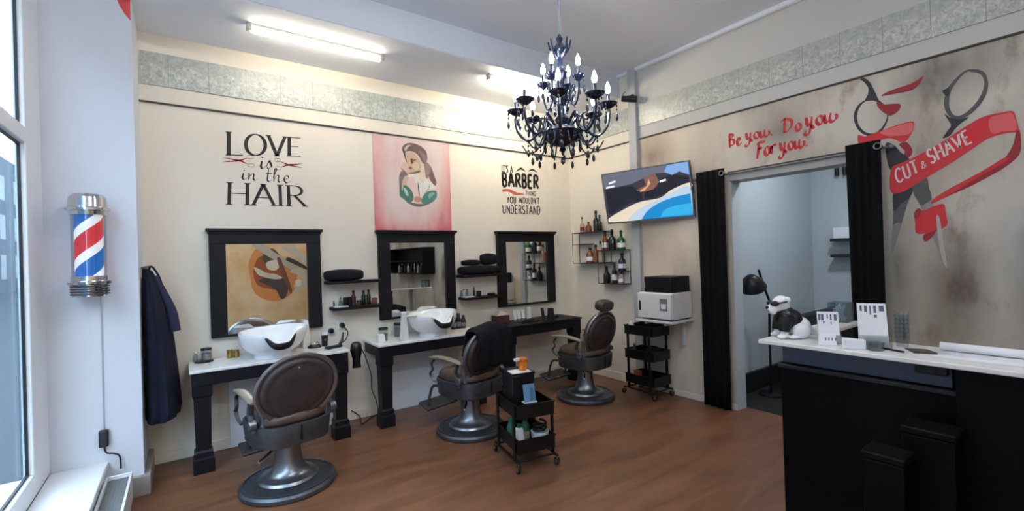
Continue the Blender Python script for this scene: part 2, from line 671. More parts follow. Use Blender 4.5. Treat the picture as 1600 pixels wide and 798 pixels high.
struct(MB().box(WX, -4.597, -5.6, PY, 0.225, 0.265).build('trim_1', M['white_paint'], bevel=0.006))
struct(MB().box(WX - 0.02, -4.612, -5.6, PY, 0.0, 0.225).build('trim_2', M['pillar'], smooth=0))

# tile frieze and the dark picture rail
struct(MB().box(PX + 0.012, -0.012, -0.012, 0.0, F0, F1).build('trim_3', M['frieze_x'], smooth=0))
struct(MB().box(-0.012, 0.0, YS, -0.012, F0, F1).build('trim_4', M['frieze_y'], smooth=0))
struct(MB().box(PX, 0.0, -0.014, 0.0, RAIL - 0.006, RAIL + 0.006).build('trim_5', M['rail'], smooth=0))
struct(MB().box(-0.014, 0.0, YS, -0.014, RAIL - 0.006, RAIL + 0.006).build('trim_6', M['rail'], smooth=0))
# pipe casing in the right wall
struct(MB().box(-0.05, 0.0, -1.15, -1.045, 0.0, CEIL).build('trim_7', mat('casing_paint', (176, 180, 184), 0.6), bevel=0.004))
# header over the passage
struct(MB().box(-0.02, 0.16, OP1, OP0, OPZ - 0.005, OPZ + 0.075).build('trim_8', mat('header_paint', (168, 168, 166), 0.6), bevel=0.004))
struct(MB().box(-0.012, -0.002, OP1 - 0.1, OP0 + 0.02, OPZ + 0.075, OPZ + 0.088).build('trim_9', M['rail'], smooth=0))
# cornice bead along the right wall
struct(MB().tube([(-0.02, YS, CEIL - 0.012), (-0.02, -0.885, CEIL - 0.012)], 0.028, 8).build('trim_10', M['ceiling']))
# skirtings
struct(MB().box(PX, 0.0, -0.014, 0.0, 0.0, 0.085).build('baseboard_back', M['plaster'], bevel=0.003))
struct(MB().box(-0.014, 0.0, -1.045, -0.014, 0.0, 0.09).box(-0.014, 0.0, OP0, -1.15, 0.0, 0.06).build('baseboard_right', M['plaster'], bevel=0.003))
bl = MB()
bl.box(-4.612, PX + 0.035, PY - 0.035, PY, 0.0, 0.13)
bl.box(PX, PX + 0.035, PY, -0.014, 0.0, 0.13)
struct(bl.build('baseboard_left', mat('skirting_beige', (150, 146, 140), 0.6), bevel=0.004))

# the room beyond the passage
w = MB().box(0.15, 2.47, -1.95, -1.83, -0.1, 3.0).box(0.15, 2.47, -4.32, -4.2, -0.1, 3.0)
struct(w.build('wall_passage', M['backroom'], smooth=0))
struct(MB().box(2.35, 2.47, -4.2, -1.95, -0.1, 3.0).build('wall_annex', M['backroom'], smooth=0))
struct(MB().box(0.15, 2.47, -4.32, -1.83, 3.0, 3.1).build('ceiling.001', M['ceiling'], smooth=0))
struct(MB().box(0.15, 2.35, -1.985, -1.95, 0.0, 0.2).build('baseboard_passage', M['sofa'], smooth=0))

# the street outside the window
struct(MB().box(-40, -5.1, -60, 120, -0.25, -0.15).build('ground', M['asphalt'], smooth=0))
f = MB().box(-16.5, -16, -50, 110, -0.15, 11, 0)
for i in range(40):
    y = -48 + i * 3.9
    for z in (0.9, 4.2, 7.4):
        f.box(-16.05, -15.98, y, y + 1.4, z, z + 2.0, 1)
struct(f.build('wall_street', [M['facade'], M['facade_dark']], smooth=0))

# ================================================================== LAMPS
def tube_light(x0, x1, y, z, label, glow='tube_glow'):
    t = thing('tube_light', label, 'ceiling light', ((x0 + x1) / 2, y, z), 0, 'ceiling tube lights')
    L2 = (x1 - x0) / 2
    b = MB().box(-L2 - 0.03, L2 + 0.03, -0.022, 0.022, -0.022, 0.0)
    b.box(-L2 - 0.035, -L2, -0.026, 0.026, -0.055, 0.0).box(L2, L2 + 0.035, -0.026, 0.026, -0.055, 0.0)
    b.build('housing', mat('lamp_housing', (176, 172, 168), 0.5), t, bevel=0.004)
    prof = [(-L2, 0), (L2, 0)]
    MB().tube([(-L2, 0, -0.042), (L2, 0, -0.042)], 0.024, 16).build('diffuser', M[glow], t)
    return t


tube_light(-3.72, -2.74, -0.56, SOF, 'bright tube light on the ceiling strip above the mirror with the orange reflection')
tube_light(-1.67, -0.68, -0.69, SOF, 'tube light on the ceiling strip nearest the room corner, behind the chandelier', 'tube_corner')

tube_light(-3.6, -2.6, -3.1, CEIL, 'added tube light, out of view, on the main ceiling over the middle of the shop', 'tube_fill')
tube_light(-3.4, -2.4, -5.2, CEIL, 'added tube light on the main ceiling, unseen behind the camera', 'tube_fill')

t = thing('annex_fill_lamp', 'added flat round ceiling lamp in the annex, unseen above the passage view', 'ceiling light', (0.85, -3.0, 2.999))  # unseen lamp added to brighten the annex walls
MB().lathe([(0.16, 0), (0.17, -0.01), (0.17, -0.03)], 32).build('housing', M['white_metal'], t)
MB().lathe([(0.155, -0.0305), (0.15, -0.05), (0.08, -0.06), (0.01, -0.062)], 32).build('diffuser', mat('annex_fill_glow', (255, 255, 255), 0.4, emit=(236, 244, 255), es=25.0), t)


def chandelier(loc):
    t = thing('chandelier', 'black two tier chandelier with candle bulbs and bead drops hanging from the ceiling', 'chandelier', loc)
    bk = mat('chandelier_black', (14, 21, 42), 0.25, coat=0.4)  # black tinted navy, haze put into the colour
    MB().cyl((0, 0, 0.66), (0, 0, CEIL - loc[2] - 0.03), 0.004, n=8).cyl((0.012, 0, 0.66), (0.012, 0, CEIL - loc[2] - 0.03), 0.003, n=8).build('cable', mat('cable_grey', (110, 112, 122), 0.4), t)
    MB().lathe([(0.03, 0), (0.07, 0.012), (0.06, 0.03)], 24, (0, 0, CEIL - loc[2] - 0.03)).build('ceiling_cup', bk, t)
    prof = [(0.004, 0.02), (0.02, 0.03), (0.012, 0.05), (0.05, 0.06), (0.095, 0.085), (0.115, 0.125), (0.108, 0.14), (0.04, 0.145), (0.026, 0.17), (0.04, 0.2), (0.022, 0.225), (0.018, 0.27),
            (0.036, 0.3), (0.042, 0.33), (0.022, 0.35), (0.018, 0.4), (0.032, 0.43), (0.04, 0.455), (0.016, 0.475), (0.014, 0.53), (0.03, 0.55), (0.04, 0.58), (0.028, 0.6), (0.012, 0.62), (0.02, 0.64), (0.004, 0.665)]
    MB().lathe(prof, 28).build('column', bk, t)
    cr = MB()
    for k in range(8):
        a = 2 * PI * k / 8
        cr.tube(spline([(0.02 * math.cos(a), 0.02 * math.sin(a), 0.54), (0.05 * math.cos(a), 0.05 * math.sin(a), 0.58), (0.062 * math.cos(a), 0.062 * math.sin(a), 0.63)], 5), [0.005] * 10 + [0.002], 6)
    cr.build('crown', bk, t)

    def drop(mb, x, y, z, n, r=0.008):
        for i in range(n):
            mb.ball((x, y, z - 0.015 - i * 0.02), r * 0.6, r * 0.6, 0.009, 8, 6)
        mb.lathe([(0.002, 0), (r, -0.012), (r * 1.1, -0.03), (0.002, -0.042)], 8, (x, y, z - 0.015 - n * 0.02))
    tiers = ((8, 0.25, 0.125, 0.255, 0.0, 1.0), (4, 0.105, 0.29, 0.405, 0.4, 0.72))
    for cnt, R, z0, zc, off, s in tiers:
        for k in range(cnt):
            a = 2 * PI * k / cnt + off
            ca, sa = math.cos(a), math.sin(a)

            def at(r, z, d=0.0):
                return (ca * r - sa * d, sa * r + ca * d, z)
            arm = MB()
            h = zc - z0
            arm.tube([at(r, z) for r, z in spline([(0.03, z0 + 0.01), (0.30 * R + 0.03, z0 + 0.55 * h + 0.02), (0.52 * R, z0 + 0.1 * h), (0.74 * R, z0 - 0.22 * h), (0.95 * R, z0 + 0.1 * h), (R * 1.02, z0 + 0.62 * h), (R, zc - 0.01)], 6)], 0.0065 * s + 0.001, 8)
            arm.tube([at(r, z) for r, z in spline([(0.52 * R, z0 + 0.12 * h), (0.66 * R, z0 + 0.5 * h), (0.8 * R, z0 + 0.42 * h), (0.78 * R, z0 + 0.2 * h), (0.7 * R, z0 + 0.26 * h)], 5)], 0.0045 * s, 6)
            o = arm.build('arm', bk, t)
            MB().lathe([(0.008, -0.02), (0.022 * s, -0.012), (0.046 * s, 0.004), (0.05 * s, 0.012), (0.02 * s, 0.01), (0.014, 0.016)], 18, at(R, zc)).build('drip_cup', bk, o)
            MB().lathe([(0.009, 0.012), (0.009, 0.062)], 12, at(R, zc)).build('candle', bk, o)
            MB().lathe([(0.006, 0.062), (0.013, 0.078), (0.014, 0.09), (0.006, 0.115), (0.001, 0.127)], 12, at(R, zc)).build('bulb', M['bulb_glow'], o)
            for q in range(3):
                d = MB()
                b = a + (q - 1) * 1.9
                x, y, _ = at(R, 0)
                drop(d, x + 0.044 * s * math.cos(b), y + 0.044 * s * math.sin(b), zc + 0.01, 2, 0.007)
                d.build('bead_drop', bk, o)
            x, y, _ = at(0.75 * R, 0)
            d = MB()
            drop(d, x, y, z0 - 0.17 * h, 2 if cnt == 8 else 1, 0.008)
            d.build('bead_drop', bk, o)
    d = MB()
    for k in range(10):
        a = 2 * PI * k / 10 + 0.2
        drop(d, 0.1 * math.cos(a), 0.1 * math.sin(a), 0.1, 1, 0.008)
        a2 = a + 0.3
        # swags from the bowl out to the arms
        d.tube([(r * math.cos(a2), r * math.sin(a2), z) for r, z in spline([(0.105, 0.11), (0.14, 0.04), (0.19, 0.03), (0.22, 0.07)], 4)], 0.004, 6)
        drop(d, 0.165 * math.cos(a2), 0.165 * math.sin(a2), 0.035, 1, 0.008)
    d.build('bead_skirt', bk, t)
    d = MB()
    drop(d, 0, 0, 0.03, 1, 0.012)
    d.build('bead_drop', bk, t)
    return t


chandelier((-2.485, -2.602, 2.04))

# security camera by the casing
t = thing('security_camera', 'small black security camera on the wall casing under the ceiling', 'security camera', (-0.06, -1.12, 3.235))
MB().lathe([(0.035, 0), (0.035, 0.012), (0.012, 0.02)], 16).build('mount', M['black_plastic'], t).rotation_euler = (0, -PI / 2, 0)
MB().tube([(-0.01, 0, 0), (-0.05, 0.0, -0.01), (-0.07, -0.01, -0.03)], 0.01, 8).build('arm', M['black_plastic'], t)
MB().cyl((-0.12, 0.05, -0.02), (-0.03, -0.09, -0.05), 0.033, 0.036, 16).build('body', M['black_plastic'], t, bevel=0.006)
MB().tube([(-0.1, 0.05, 0.0), (-0.06, 0.09, 0.04), (0.005, 0.1, 0.1)], 0.004, 6).build('aerial', M['black_plastic'], t)

# ================================================================== PILLAR: BARBER POLE, CORD, RED MARK, COAT
def barber_pole(loc):
    t = thing('barber_pole', 'lit barber pole with red white and blue stripes on the window pillar', 'barber pole', loc)
    m = mat('pole_stripes', (240, 240, 240), 0.3)
    nt, N, L, b = nodes(m)
    tc = N.new('ShaderNodeTexCoord')
    sp = N.new('ShaderNodeSeparateXYZ')
    L.new(tc.outputs['Object'], sp.inputs[0])

    def mth(op, a, c=0.0):
        n = N.new('ShaderNodeMath')
        n.operation = op
        for i, q in enumerate((a, c)):
            if isinstance(q, (int, float)):
                n.inputs[i].default_value = q
            else:
                L.new(q, n.inputs[i])
        return n.outputs[0]
    ang = mth('DIVIDE', mth('ARCTAN2', sp.outputs['Y'], sp.outputs['X']), 2 * PI)
    fr = mth('FRACT', mth('ADD', mth('SUBTRACT', mth('DIVIDE', sp.outputs['Z'], 0.36), ang), -0.059))
    rp = N.new('ShaderNodeValToRGB')
    rp.color_ramp.interpolation = 'CONSTANT'
    e = rp.color_ramp.elements
    e[0].position = 0
    e[0].color = rgb(206, 44, 54)
    e[1].position = 0.33
    e[1].color = rgb(240, 240, 240)
    for p, cc in ((0.5, (30, 100, 176)), (0.83, (240, 240, 240))):
        x = e.new(p)
        x.color = rgb(*cc)
    L.new(fr, rp.inputs[0])
    L.new(rp.outputs[0], b.inputs['Base Color'])
    L.new(rp.outputs[0], b.inputs['Emission Color'])
    b.inputs['Emission Strength'].default_value = 0.17
    MB().lathe([(0.068, 0.12), (0.068, 0.51)], 40).build('striped_cylinder', m, t)
    MB().lathe([(0.082, 0.12), (0.082, 0.51)], 40, caps=False).build('glass_tube', M['clear'], t)
    MB().lathe([(0.06, 0), (0.083, 0.004), (0.088, 0.02), (0.09, 0.075), (0.105, 0.08), (0.105, 0.096), (0.09, 0.1), (0.088, 0.128), (0.07, 0.13)], 40).build('lower_cap', M['chrome'], t)
    MB().lathe([(0.07, 0.5), (0.088, 0.502), (0.09, 0.525), (0.105, 0.53), (0.105, 0.545), (0.094, 0.55), (0.09, 0.61), (0.075, 0.628), (0.03, 0.634)], 40).build('upper_cap', M['chrome'], t)
    for z in (0.014, 0.03, 0.046, 0.062):
        MB().lathe([(0.0895, z), (0.0925, z + 0.002), (0.0925, z + 0.008), (0.0895, z + 0.01)], 40, caps=False).build('cap_ring', M['dark_steel'], t)
    MB().box(-0.03, 0.03, 0.08, 0.125, 0.04, 0.09).box(-0.03, 0.03, 0.08, 0.125, 0.54, 0.59).build('bracket', M['chrome'], t, bevel=0.004)
    return t


barber_pole((-4.645, PY - 0.126, 1.332))
t = thing('power_cord', 'thin grey power cord running down the pillar from the barber pole to a black plug', 'power cord', (-4.613, PY, 0.27))
MB().tube([(0.003, -0.012, 1.07), (0.003, -0.008, 0.9), (0.001, -0.008, 0.5), (0.0, -0.008, 0.21)], 0.0035, 8).build('cable', M['cord'], t)
MB().box(-0.024, 0.024, -0.045, -0.001, 0.10, 0.205).build('plug', M['black_plastic'], t, bevel=0.008)
MB().tube(spline([(0.0, -0.025, 0.1), (0.012, -0.03, 0.06), (0.05, -0.03, 0.045), (0.075, -0.03, 0.02), (0.08, -0.03, -0.06)], 6), 0.005, 8).build('lead', M['black_plastic'], t)
tag(MB().prism([(-4.507, PY - 0.003, 3.32), (-4.423, PY - 0.003, 3.32), (-4.424, PY - 0.003, 3.15), (-4.455, PY - 0.003, 3.19), (-4.48, PY - 0.003, 3.24)], (0, 0.002, 0)).build('wall_sticker', mat('sticker_red', (214, 76, 74), 0.5), smooth=0), 'red pointed sticker at the top of the window pillar', 'sticker')

# hanging navy gown on the side of the pillar
t = thing('hanging_gown', 'dark navy barber gown hanging on a hook beside the window pillar', 'gown', (PX, -0.3, 0.42))
rows = []
secs = [  # z, depth from wall, half length along the wall
    (1.075, 0.035, 0.02), (1.05, 0.06, 0.045), (1.0, 0.08, 0.08), (0.92, 0.105, 0.12), (0.82, 0.13, 0.15), (0.7, 0.150, 0.165),
    (0.56, 0.165, 0.17), (0.4, 0.178, 0.175), (0.22, 0.192, 0.175), (0.08, 0.2, 0.172), (0.02, 0.19, 0.165), (0.0, 0.15, 0.15)]
for z, d, h in secs:
    row = []
    for k in range(40):
        a = 2 * PI * k / 40
        fold = 1 + 0.09 * math.sin(a * 5 + z * 2.0) * min(1, (1.1 - z) * 1.4) + 0.05 * math.sin(a * 9 + 1 + z)
        row.append((d * 0.5 + 0.006 + math.cos(a) * d * 0.5 * fold, math.sin(a) * h * fold, z))
    rows.append([(max(x, 0.004), y, z) for x, y, z in row])
g = MB().grid(rows, closed=True)
n = 40
g.f.append(tuple(range(n)))
g.mi.append(0)
g.f.append(tuple(range((len(secs) - 1) * n, len(secs) * n)))
g.mi.append(0)
g.build('body', M['navy'], t)
sl = MB().tube(spline([(0.075, -0.02, 1.02), (0.12, -0.03, 0.9), (0.165, -0.03, 0.76), (0.178, -0.02, 0.62)], 6), [0.02 + 0.022 * i / 18 for i in range(19)], 14)
sl.build('sleeve', mat('navy_sleeve', (30, 33, 60), 0.8), t)
MB().tube(spline([(0.04, 0.0, 1.05), (0.06, -0.02, 1.09), (0.1, -0.02, 1.02), (0.12, -0.04, 0.94)], 6), 0.007, 8).build('tie', M['navy'], t)
tag(MB().cyl((PX, -0.3, 1.5), (PX + 0.05, -0.3, 1.51), 0.008, n=12).lathe([(0.02, 0), (0.02, 0.006)], 14, (PX + 0.003, -0.3, 1.49)).build('coat_hook', M['steel']), 'small steel hook holding the navy gown on the pillar', 'hook')

# convector under the sill
t = thing('radiator', 'low white framed radiator with grey mesh top under the window sill', 'radiator', (-4.534, -1.6, 0.0))
MB().box(-0.063, 0.063, -0.96, 0.96, 0.03, 0.175).build('casing', M['white_paint'], t, bevel=0.006)
fr = MB()
for q in ((-0.066, -0.052, -0.963, 0.963), (0.052, 0.066, -0.963, 0.963), (-0.052, 0.052, -0.963, -0.945), (-0.052, 0.052, 0.945, 0.963)):
    fr.box(*q, 0.17, 0.205)
fr.build('rim', M['white_metal'], t, bevel=0.003)
gr = MB()
for i in range(126):
    y = -0.944 + i * 0.015
    gr.box(-0.051, 0.051, y, y + 0.006, 0.176, 0.186)
for x in (-0.034, -0.017, 0.0, 0.017, 0.034):
    gr.box(x - 0.002, x + 0.002, -0.944, 0.944, 0.175, 0.184)
gr.build('grille', M['grey_plastic'], t, smooth=0)
MB().box(-0.05, 0.05, -0.9, -0.86, 0.0, 0.03).box(-0.05, 0.05, 0.86, 0.9, 0.0, 0.03).build('feet', M['white_metal'], t)


# ================================================================== MIRRORS
def wall_mirror(x0, x1, label):
    z0, z1 = 0.915, 1.79
    t = thing('wall_mirror', label, 'mirror', ((x0 + x1) / 2, 0, z0), 0, 'black framed mirrors on the cream wall')
    w, h = (x1 - x0) / 2, z1 - z0
    f = MB()
    f.box(-w, -w + 0.115, -0.05, -0.001, 0, h - 0.115).box(w - 0.115, w, -0.05, -0.001, 0, h - 0.115)
    f.box(-w, w, -0.05, -0.001, h - 0.115, h - 0.012)
    f.box(-w + 0.115, w - 0.115, -0.05, -0.001, 0, 0.02)
    f.build('frame', M['black_wood'], t, bevel=0.004)
    MB().box(-w - 0.02, w + 0.02, -0.075, -0.001, h - 0.012, h + 0.012).box(-w - 0.008, w + 0.008, -0.06, -0.001, h - 0.03, h - 0.012).build('cornice', M['black_wood'], t, bevel=0.004)
    MB().box(-w + 0.113, w - 0.113, -0.03, -0.022, 0.018, h - 0.113).build('glass', M['mirror'], t, smooth=0)


wall_mirror(-4.005, -3.155, 'large black framed mirror above the left basin, nearest the window')
wall_mirror(-2.615, -1.77, 'black framed mirror directly under the pink poster')
wall_mirror(-1.205, -0.34, 'black framed mirror nearest the corner, under the BARBER lettering')


# ================================================================== CONSOLE TABLES
def console(x0, x1, top, label, yf=-0.45, T=0.75):
    t = thing('console_table', label, 'table', ((x0 + x1) / 2, 0, 0), 0, 'black legged console tables along the mirrors')
    w = (x1 - x0) / 2
    MB().box(-w, w, yf, -0.016, T - 0.022, T).build('table_top', top, t, bevel=0.004)
    MB().box(-w + 0.012, w - 0.012, yf + 0.012, -0.03, T - 0.118, T - 0.022).build('apron', M['black_wood'], t, bevel=0.003)
    for s in (-1, 1):
        for yy in (yf + 0.075,):
            cx = s * (w - 0.075)
            l = MB()
            z = [0.0, 0.1, 0.115, 0.15, 0.165, 0.545, 0.56, T - 0.118]
            r = [0.066, 0.066, 0.058, 0.058, 0.048, 0.054, 0.062, 0.062]
            ry = [min(q, 0.062) for q in r]
            for i in range(len(z) - 1):
                a = [(cx - r[i], yy - ry[i], z[i]), (cx + r[i], yy - ry[i], z[i]), (cx + r[i], yy + ry[i], z[i]), (cx - r[i], yy + ry[i], z[i])]
                j = i + 1
                b = [(cx - r[j], yy - ry[j], z[j]), (cx + r[j], yy - ry[j], z[j]), (cx + r[j], yy + ry[j], z[j]), (cx - r[j], yy + ry[j], z[j])]
                l.hexa(a, b)
            l.build('leg', M['black_wood'], t, smooth=0)
    return t


console(-4.16, -3.035, M['white_top'], 'white topped console table with black legs under the mirror by the window')
console(-2.785, -1.66, M['white_top'], 'white topped black console table under the mirror below the pink poster')
console(-1.40, -0.285, M['black_wood'], 'all black console table under the mirror nearest the corner')
for x0, x1, lb in ((-3.895, -3.36, 'white plumbing cover board under the left basin table'), (-2.60, -1.95, 'white plumbing cover board under the middle basin table')):
    b = MB().box(x0, x1, -0.022, -0.015, 0.0, 0.625)
    b = MB().box(x0, x1, -0.0215, -0.0155, 0.001, 0.62).box(x0, x0 + 0.012, -0.022, -0.0155, 0.001, 0.63)
    tag(b.build('cover_board', mat('cover_white', (232, 236, 243), 0.4), bevel=0.002), lb, 'board')


# ================================================================== WASH BASINS
def basin(loc, rz, label, taps):
    t = thing('wash_basin', label, 'basin', loc, rz, 'white shampoo basins')
    n = 64

    def rim(a):
        d = (a + PI / 2 + PI) % (2 * PI) - PI
        k = math.exp(-(d / 0.40) ** 4)
        return k
    rows = []
    outer = [(0.145, 0.115, 0.0), (0.142, 0.112, 0.015), (0.138, 0.11, 0.03), (0.168, 0.142, 0.05), (0.208, 0.18, 0.08), (0.23, 0.202, 0.115), (0.241, 0.213, 0.16), (0.245, 0.217, 0.205)]
    inner = [(0.24, 0.212, 0.209), (0.222, 0.195, 0.198), (0.195, 0.17, 0.16), (0.16, 0.135, 0.105), (0.11, 0.095, 0.065), (0.03, 0.03, 0.055)]
    for lst in (outer, inner):
        for rx, ry, z in lst:
            row = []
            for k in range(n):
                a = 2 * PI * k / n
                kk = rim(a)
                zz = z * (1 - 0.42 * kk * (z / 0.205) ** 2)
                zz += 0.018 * max(0, math.cos(a)) * (z / 0.205) ** 3 + 0.012 * max(0, math.sin(a)) * (z / 0.205) ** 3
                sc = 1 + 0.10 * max(0, math.cos(a)) ** 3 * (z / 0.205) ** 2
                row.append((rx * sc * math.cos(a), (ry + 0.03 * kk * (z / 0.205)) * math.sin(a), zz))
            rows.append(row)
    b = MB().grid(rows, closed=True)
    b.f.append(tuple(range(n)))
    b.mi.append(0)
    b.f.append(tuple(range((len(rows) - 1) * n, len(rows) * n)))
    b.mi.append(0)
    b.build('bowl', M['ceramic'], t, smooth=60)
    pts = []
    for i in range(23):
        a = -PI / 2 + (i - 11) / 11 * 0.46
        k = rim(a)
        zz = 0.207 * (1 - 0.42 * k) + 0.018 * max(0, math.cos(a))
        pts.append((0.252 * math.cos(a), (0.222 + 0.03 * k) * math.sin(a), zz - 0.012))
    rr = [0.006 + 0.02 * math.sin(PI * i / 22) ** 0.6 for i in range(23)]
    MB().tube(pts, rr, 12, flat=(0.55, 1.1)).build('neck_rest', M['rubber'], t)
    MB().lathe([(0.022, 0.056), (0.024, 0.06), (0.008, 0.062)], 16).build('drain', M['chrome'], t)
    for kind, x, y, h in taps:
        if kind == 'column':
            p = MB()
            p.hexa([(x - 0.038, y - 0.03, 0), (x + 0.038, y - 0.03, 0), (x + 0.038, y + 0.03, 0), (x - 0.038, y + 0.03, 0)],
                   [(x - 0.022, y - 0.016, h), (x + 0.018, y - 0.016, h), (x + 0.018, y + 0.016, h), (x - 0.022, y + 0.016, h)])
            o = p.build('tap_column', M['white_plastic'], t, bevel=0.006)
            s = 1 if x < 0 else -1
            MB().tube(spline([(x, y, h - 0.045), (x + s * 0.06, y + 0.01, h - 0.045), (x + s * 0.15, y + 0.03, h - 0.05)], 5), 0.013, 10).build('spout', M['white_plastic'], o)
        else:
            MB().tube(spline([(x, y, 0.001), (x + 0.0, y, h * 0.5), (x + 0.015, y, h * 0.9), (x + 0.05, y - 0.01, h)], 6), [0.012] * 19, 10).build('mixer', M['chrome'], t)
    return t


basin((-3.595, -0.262, 0.75), 0.14, 'white shampoo basin on the left console table in front of the mirror', [('column', 0.315, 0.15, 0.245)])
basin((-2.165, -0.255, 0.75), 0.12, 'white shampoo basin on the middle console table under the pink poster', [('column', -0.37, -0.10, 0.265), ('column', 0.30, 0.17, 0.2)])


# ================================================================== BARBER CHAIRS
def sup(a, b, e, n=56):
    out = []
    for k in range(n):
        q = 2 * PI * k / n
        c, s = math.cos(q), math.sin(q)
        out.append((a * math.copysign(abs(c) ** (2 / e), c), b * math.copysign(abs(s) ** (2 / e), s)))
    return out


def barber_chair(label, loc, rz, headrest=False, wide=1.0):
    t = thing('barber_chair', label, 'barber chair', loc, rz, 'vintage brown leather barber chairs')
    MB().lathe([(0.29, 0.0), (0.302, 0.008), (0.302, 0.03), (0.29, 0.044), (0.24, 0.052), (0.1, 0.056)], 64).build('base_plate', M['dark_steel'], t)
    MB().lathe([(0.278, 0.0462), (0.281, 0.0512), (0.272, 0.0525)], 64, caps=False).build('base_trim', M['steel'], t)
    MB().lathe([(0.185, 0.05), (0.19, 0.06), (0.178, 0.075), (0.14, 0.086), (0.125, 0.095), (0.1, 0.125), (0.086, 0.18), (0.078, 0.27), (0.078, 0.315), (0.1, 0.325), (0.1, 0.345)], 48).build('pedestal', M['steel'], t)
    MB().box(-0.14, 0.14, -0.16, 0.16, 0.31, 0.345).cyl((-0.16, 0.02, 0.31), (0.16, 0.02, 0.31), 0.018).build('under_frame', M['black_metal'], t, bevel=0.005)
    # seat band
    rows = []
    for s, z in ((0.90, 0.342), (0.945, 0.338), (0.965, 0.352), (0.955, 0.368), (0.97, 0.382), (1.0, 0.455), (0.99, 0.472), (0.94, 0.476), (0.9, 0.466)):
        rows.append([(x * s, y * s, z) for x, y in sup(0.25, 0.262, 3.0)])
    b = MB().grid(rows, closed=True)
    b.f.append(tuple(range(56)))
    b.mi.append(0)
    b.f.append(tuple(range(8 * 56, 9 * 56)))
    b.mi.append(0)
    b.build('seat_band', M['dark_steel'], t, smooth=50)
    MB().box(-0.004, 0.004, -0.268, -0.258, 0.37, 0.465).build('band_seam', M['rubber'], t, smooth=0)
    rows = []
    for s, z in ((0.80, 0.465), (0.97, 0.47), (1.01, 0.492), (0.98, 0.522), (0.87, 0.542), (0.55, 0.552), (0.2, 0.554)):
        rows.append([(x * s, y * s + 0.01, z) for x, y in sup(0.222, 0.232, 3.2)])
    b = MB().grid(rows, closed=True)
    b.f.append(tuple(range(6 * 56, 7 * 56)))
    b.mi.append(0)
    b.build('seat_cushion', M['leather'], t, smooth=60)
    # backrest: round padded shell in a steel hoop, leaning back
    tilt = math.radians(13)
    cy, cz, A, B = -0.205, 0.70, 0.242 * wide, 0.212

    def bp(x, d, z):   # x across, d towards the front, z up, in the leaning plane
        return (x, cy + d * math.cos(tilt) - z * math.sin(tilt), cz + d * math.sin(tilt) + z * math.cos(tilt))

    def shell(levels):
        rows = []
        for s, d in levels:
            rows.append([bp(A * s * math.cos(2 * PI * k / 56), d, B * s * math.sin(2 * PI * k / 56)) for k in range(56)])
        m = MB().grid(rows, closed=True)
        m.f.append(tuple(range(56)))
        m.mi.append(0)
        m.f.append(tuple(range((len(rows) - 1) * 56, len(rows) * 56)))
        m.mi.append(0)
        return m
    bk = shell([(0.3, -0.05), (0.72, -0.046), (0.78, -0.040), (0.82, -0.046), (0.93, -0.036), (0.97, -0.015), (0.97, 0.0)]).build('backrest', M['leather_back'], t, smooth=60)
    shell([(0.96, 0.002), (0.96, 0.03), (0.9, 0.05), (0.7, 0.066), (0.3, 0.072)]).build('back_cushion', M['leather'], bk, smooth=60)
    MB().tube([bp(A * 1.0 * math.cos(2 * PI * k / 64), -0.004, B * 1.0 * math.sin(2 * PI * k / 64)) for k in range(64)], 0.019, 12, closed=True, flat=(1.5, 0.9)).build('back_hoop', M['steel'], bk)
    MB().ball(bp(-0.01, -0.043, B * 0.7), 0.008, 0.006, 0.008, 10, 8).build('button', M['chrome'], bk)
    for s in (-1, 1):
        MB().tube([(s * 0.2, -0.15, 0.46), bp(s * 0.2, 0.03, -0.16), bp(s * 0.222, 0.02, -0.07)], 0.012, 8, flat=(1.6, 0.8)).build('back_bracket', M['steel'], t)
    if headrest:
        MB().tube([bp(0, -0.01, B - 0.01), bp(0, -0.015, B + 0.07)], 0.012, 10).build('headrest_post', M['steel'], bk)
        rows = []
        for s, d in ((0.5, -0.05), (0.9, -0.045), (1.0, -0.02), (1.0, 0.02), (0.9, 0.045), (0.5, 0.05)):
            rows.append([bp(x * s, d, B + 0.075 + z * s) for x, z in sup(0.11, 0.055, 3, 40)])
        h = MB().grid(rows, closed=True)
        h.f.append(tuple(range(40)))
        h.mi.append(0)
        h.f.append(tuple(range(5 * 40, 6 * 40)))
        h.mi.append(0)
        h.build('headrest', M['leather_back'], t, smooth=60)
    for s in (-1, 1):
        x = s * 0.252
        a = MB()
        a.tube(spline([(x, 0.17, 0.635), (x, 0.205, 0.60), (x * 1.01, 0.19, 0.55), (x, 0.225, 0.51), (x * 0.99, 0.19, 0.465), (x * 0.96, 0.13, 0.44)], 6), 0.010, 8, flat=(1.3, 0.8))
        rb = MB().tube(spline([(x, -0.12, 0.63), (x, -0.10, 0.56), (x * 0.98, -0.12, 0.52), (x * 0.96, -0.14, 0.45)], 6), 0.014, 8, flat=(1.5, 0.8))
        o = a.build('armrest', M['dark_steel'], t)
        rb.build('arm_bracket', M['dark_steel'], o)
        rows = []
        for i in range(13):
            u = i / 12
            y = -0.17 + 0.39 * u
            z = 0.662 - 0.02 * (2 * u - 1) ** 2 + 0.012 * u
            e = 0.55 + 0.45 * math.sin(PI * min(1, max(0, u))) ** 0.4
            rows.append([(x + dx * e, y, z + dz * e) for dx, dz in sup(0.032, 0.014, 2.6, 16)])
        p = MB().grid(rows, closed=True)
        p.f.append(tuple(range(16)))
        p.mi.append(0)
        p.f.append(tuple(range(12 * 16, 13 * 16)))
        p.mi.append(0)
        p.build('arm_pad', M['arm_pad'], o, smooth=50)
        MB().cyl((x - s * 0.02, -0.14, 0.50), (x + s * 0.022, -0.14, 0.50), 0.03, 0.03, 18).build('hinge_cap', M['steel'], o, bevel=0.004)
    # footrest on two curved arms
    f = MB()
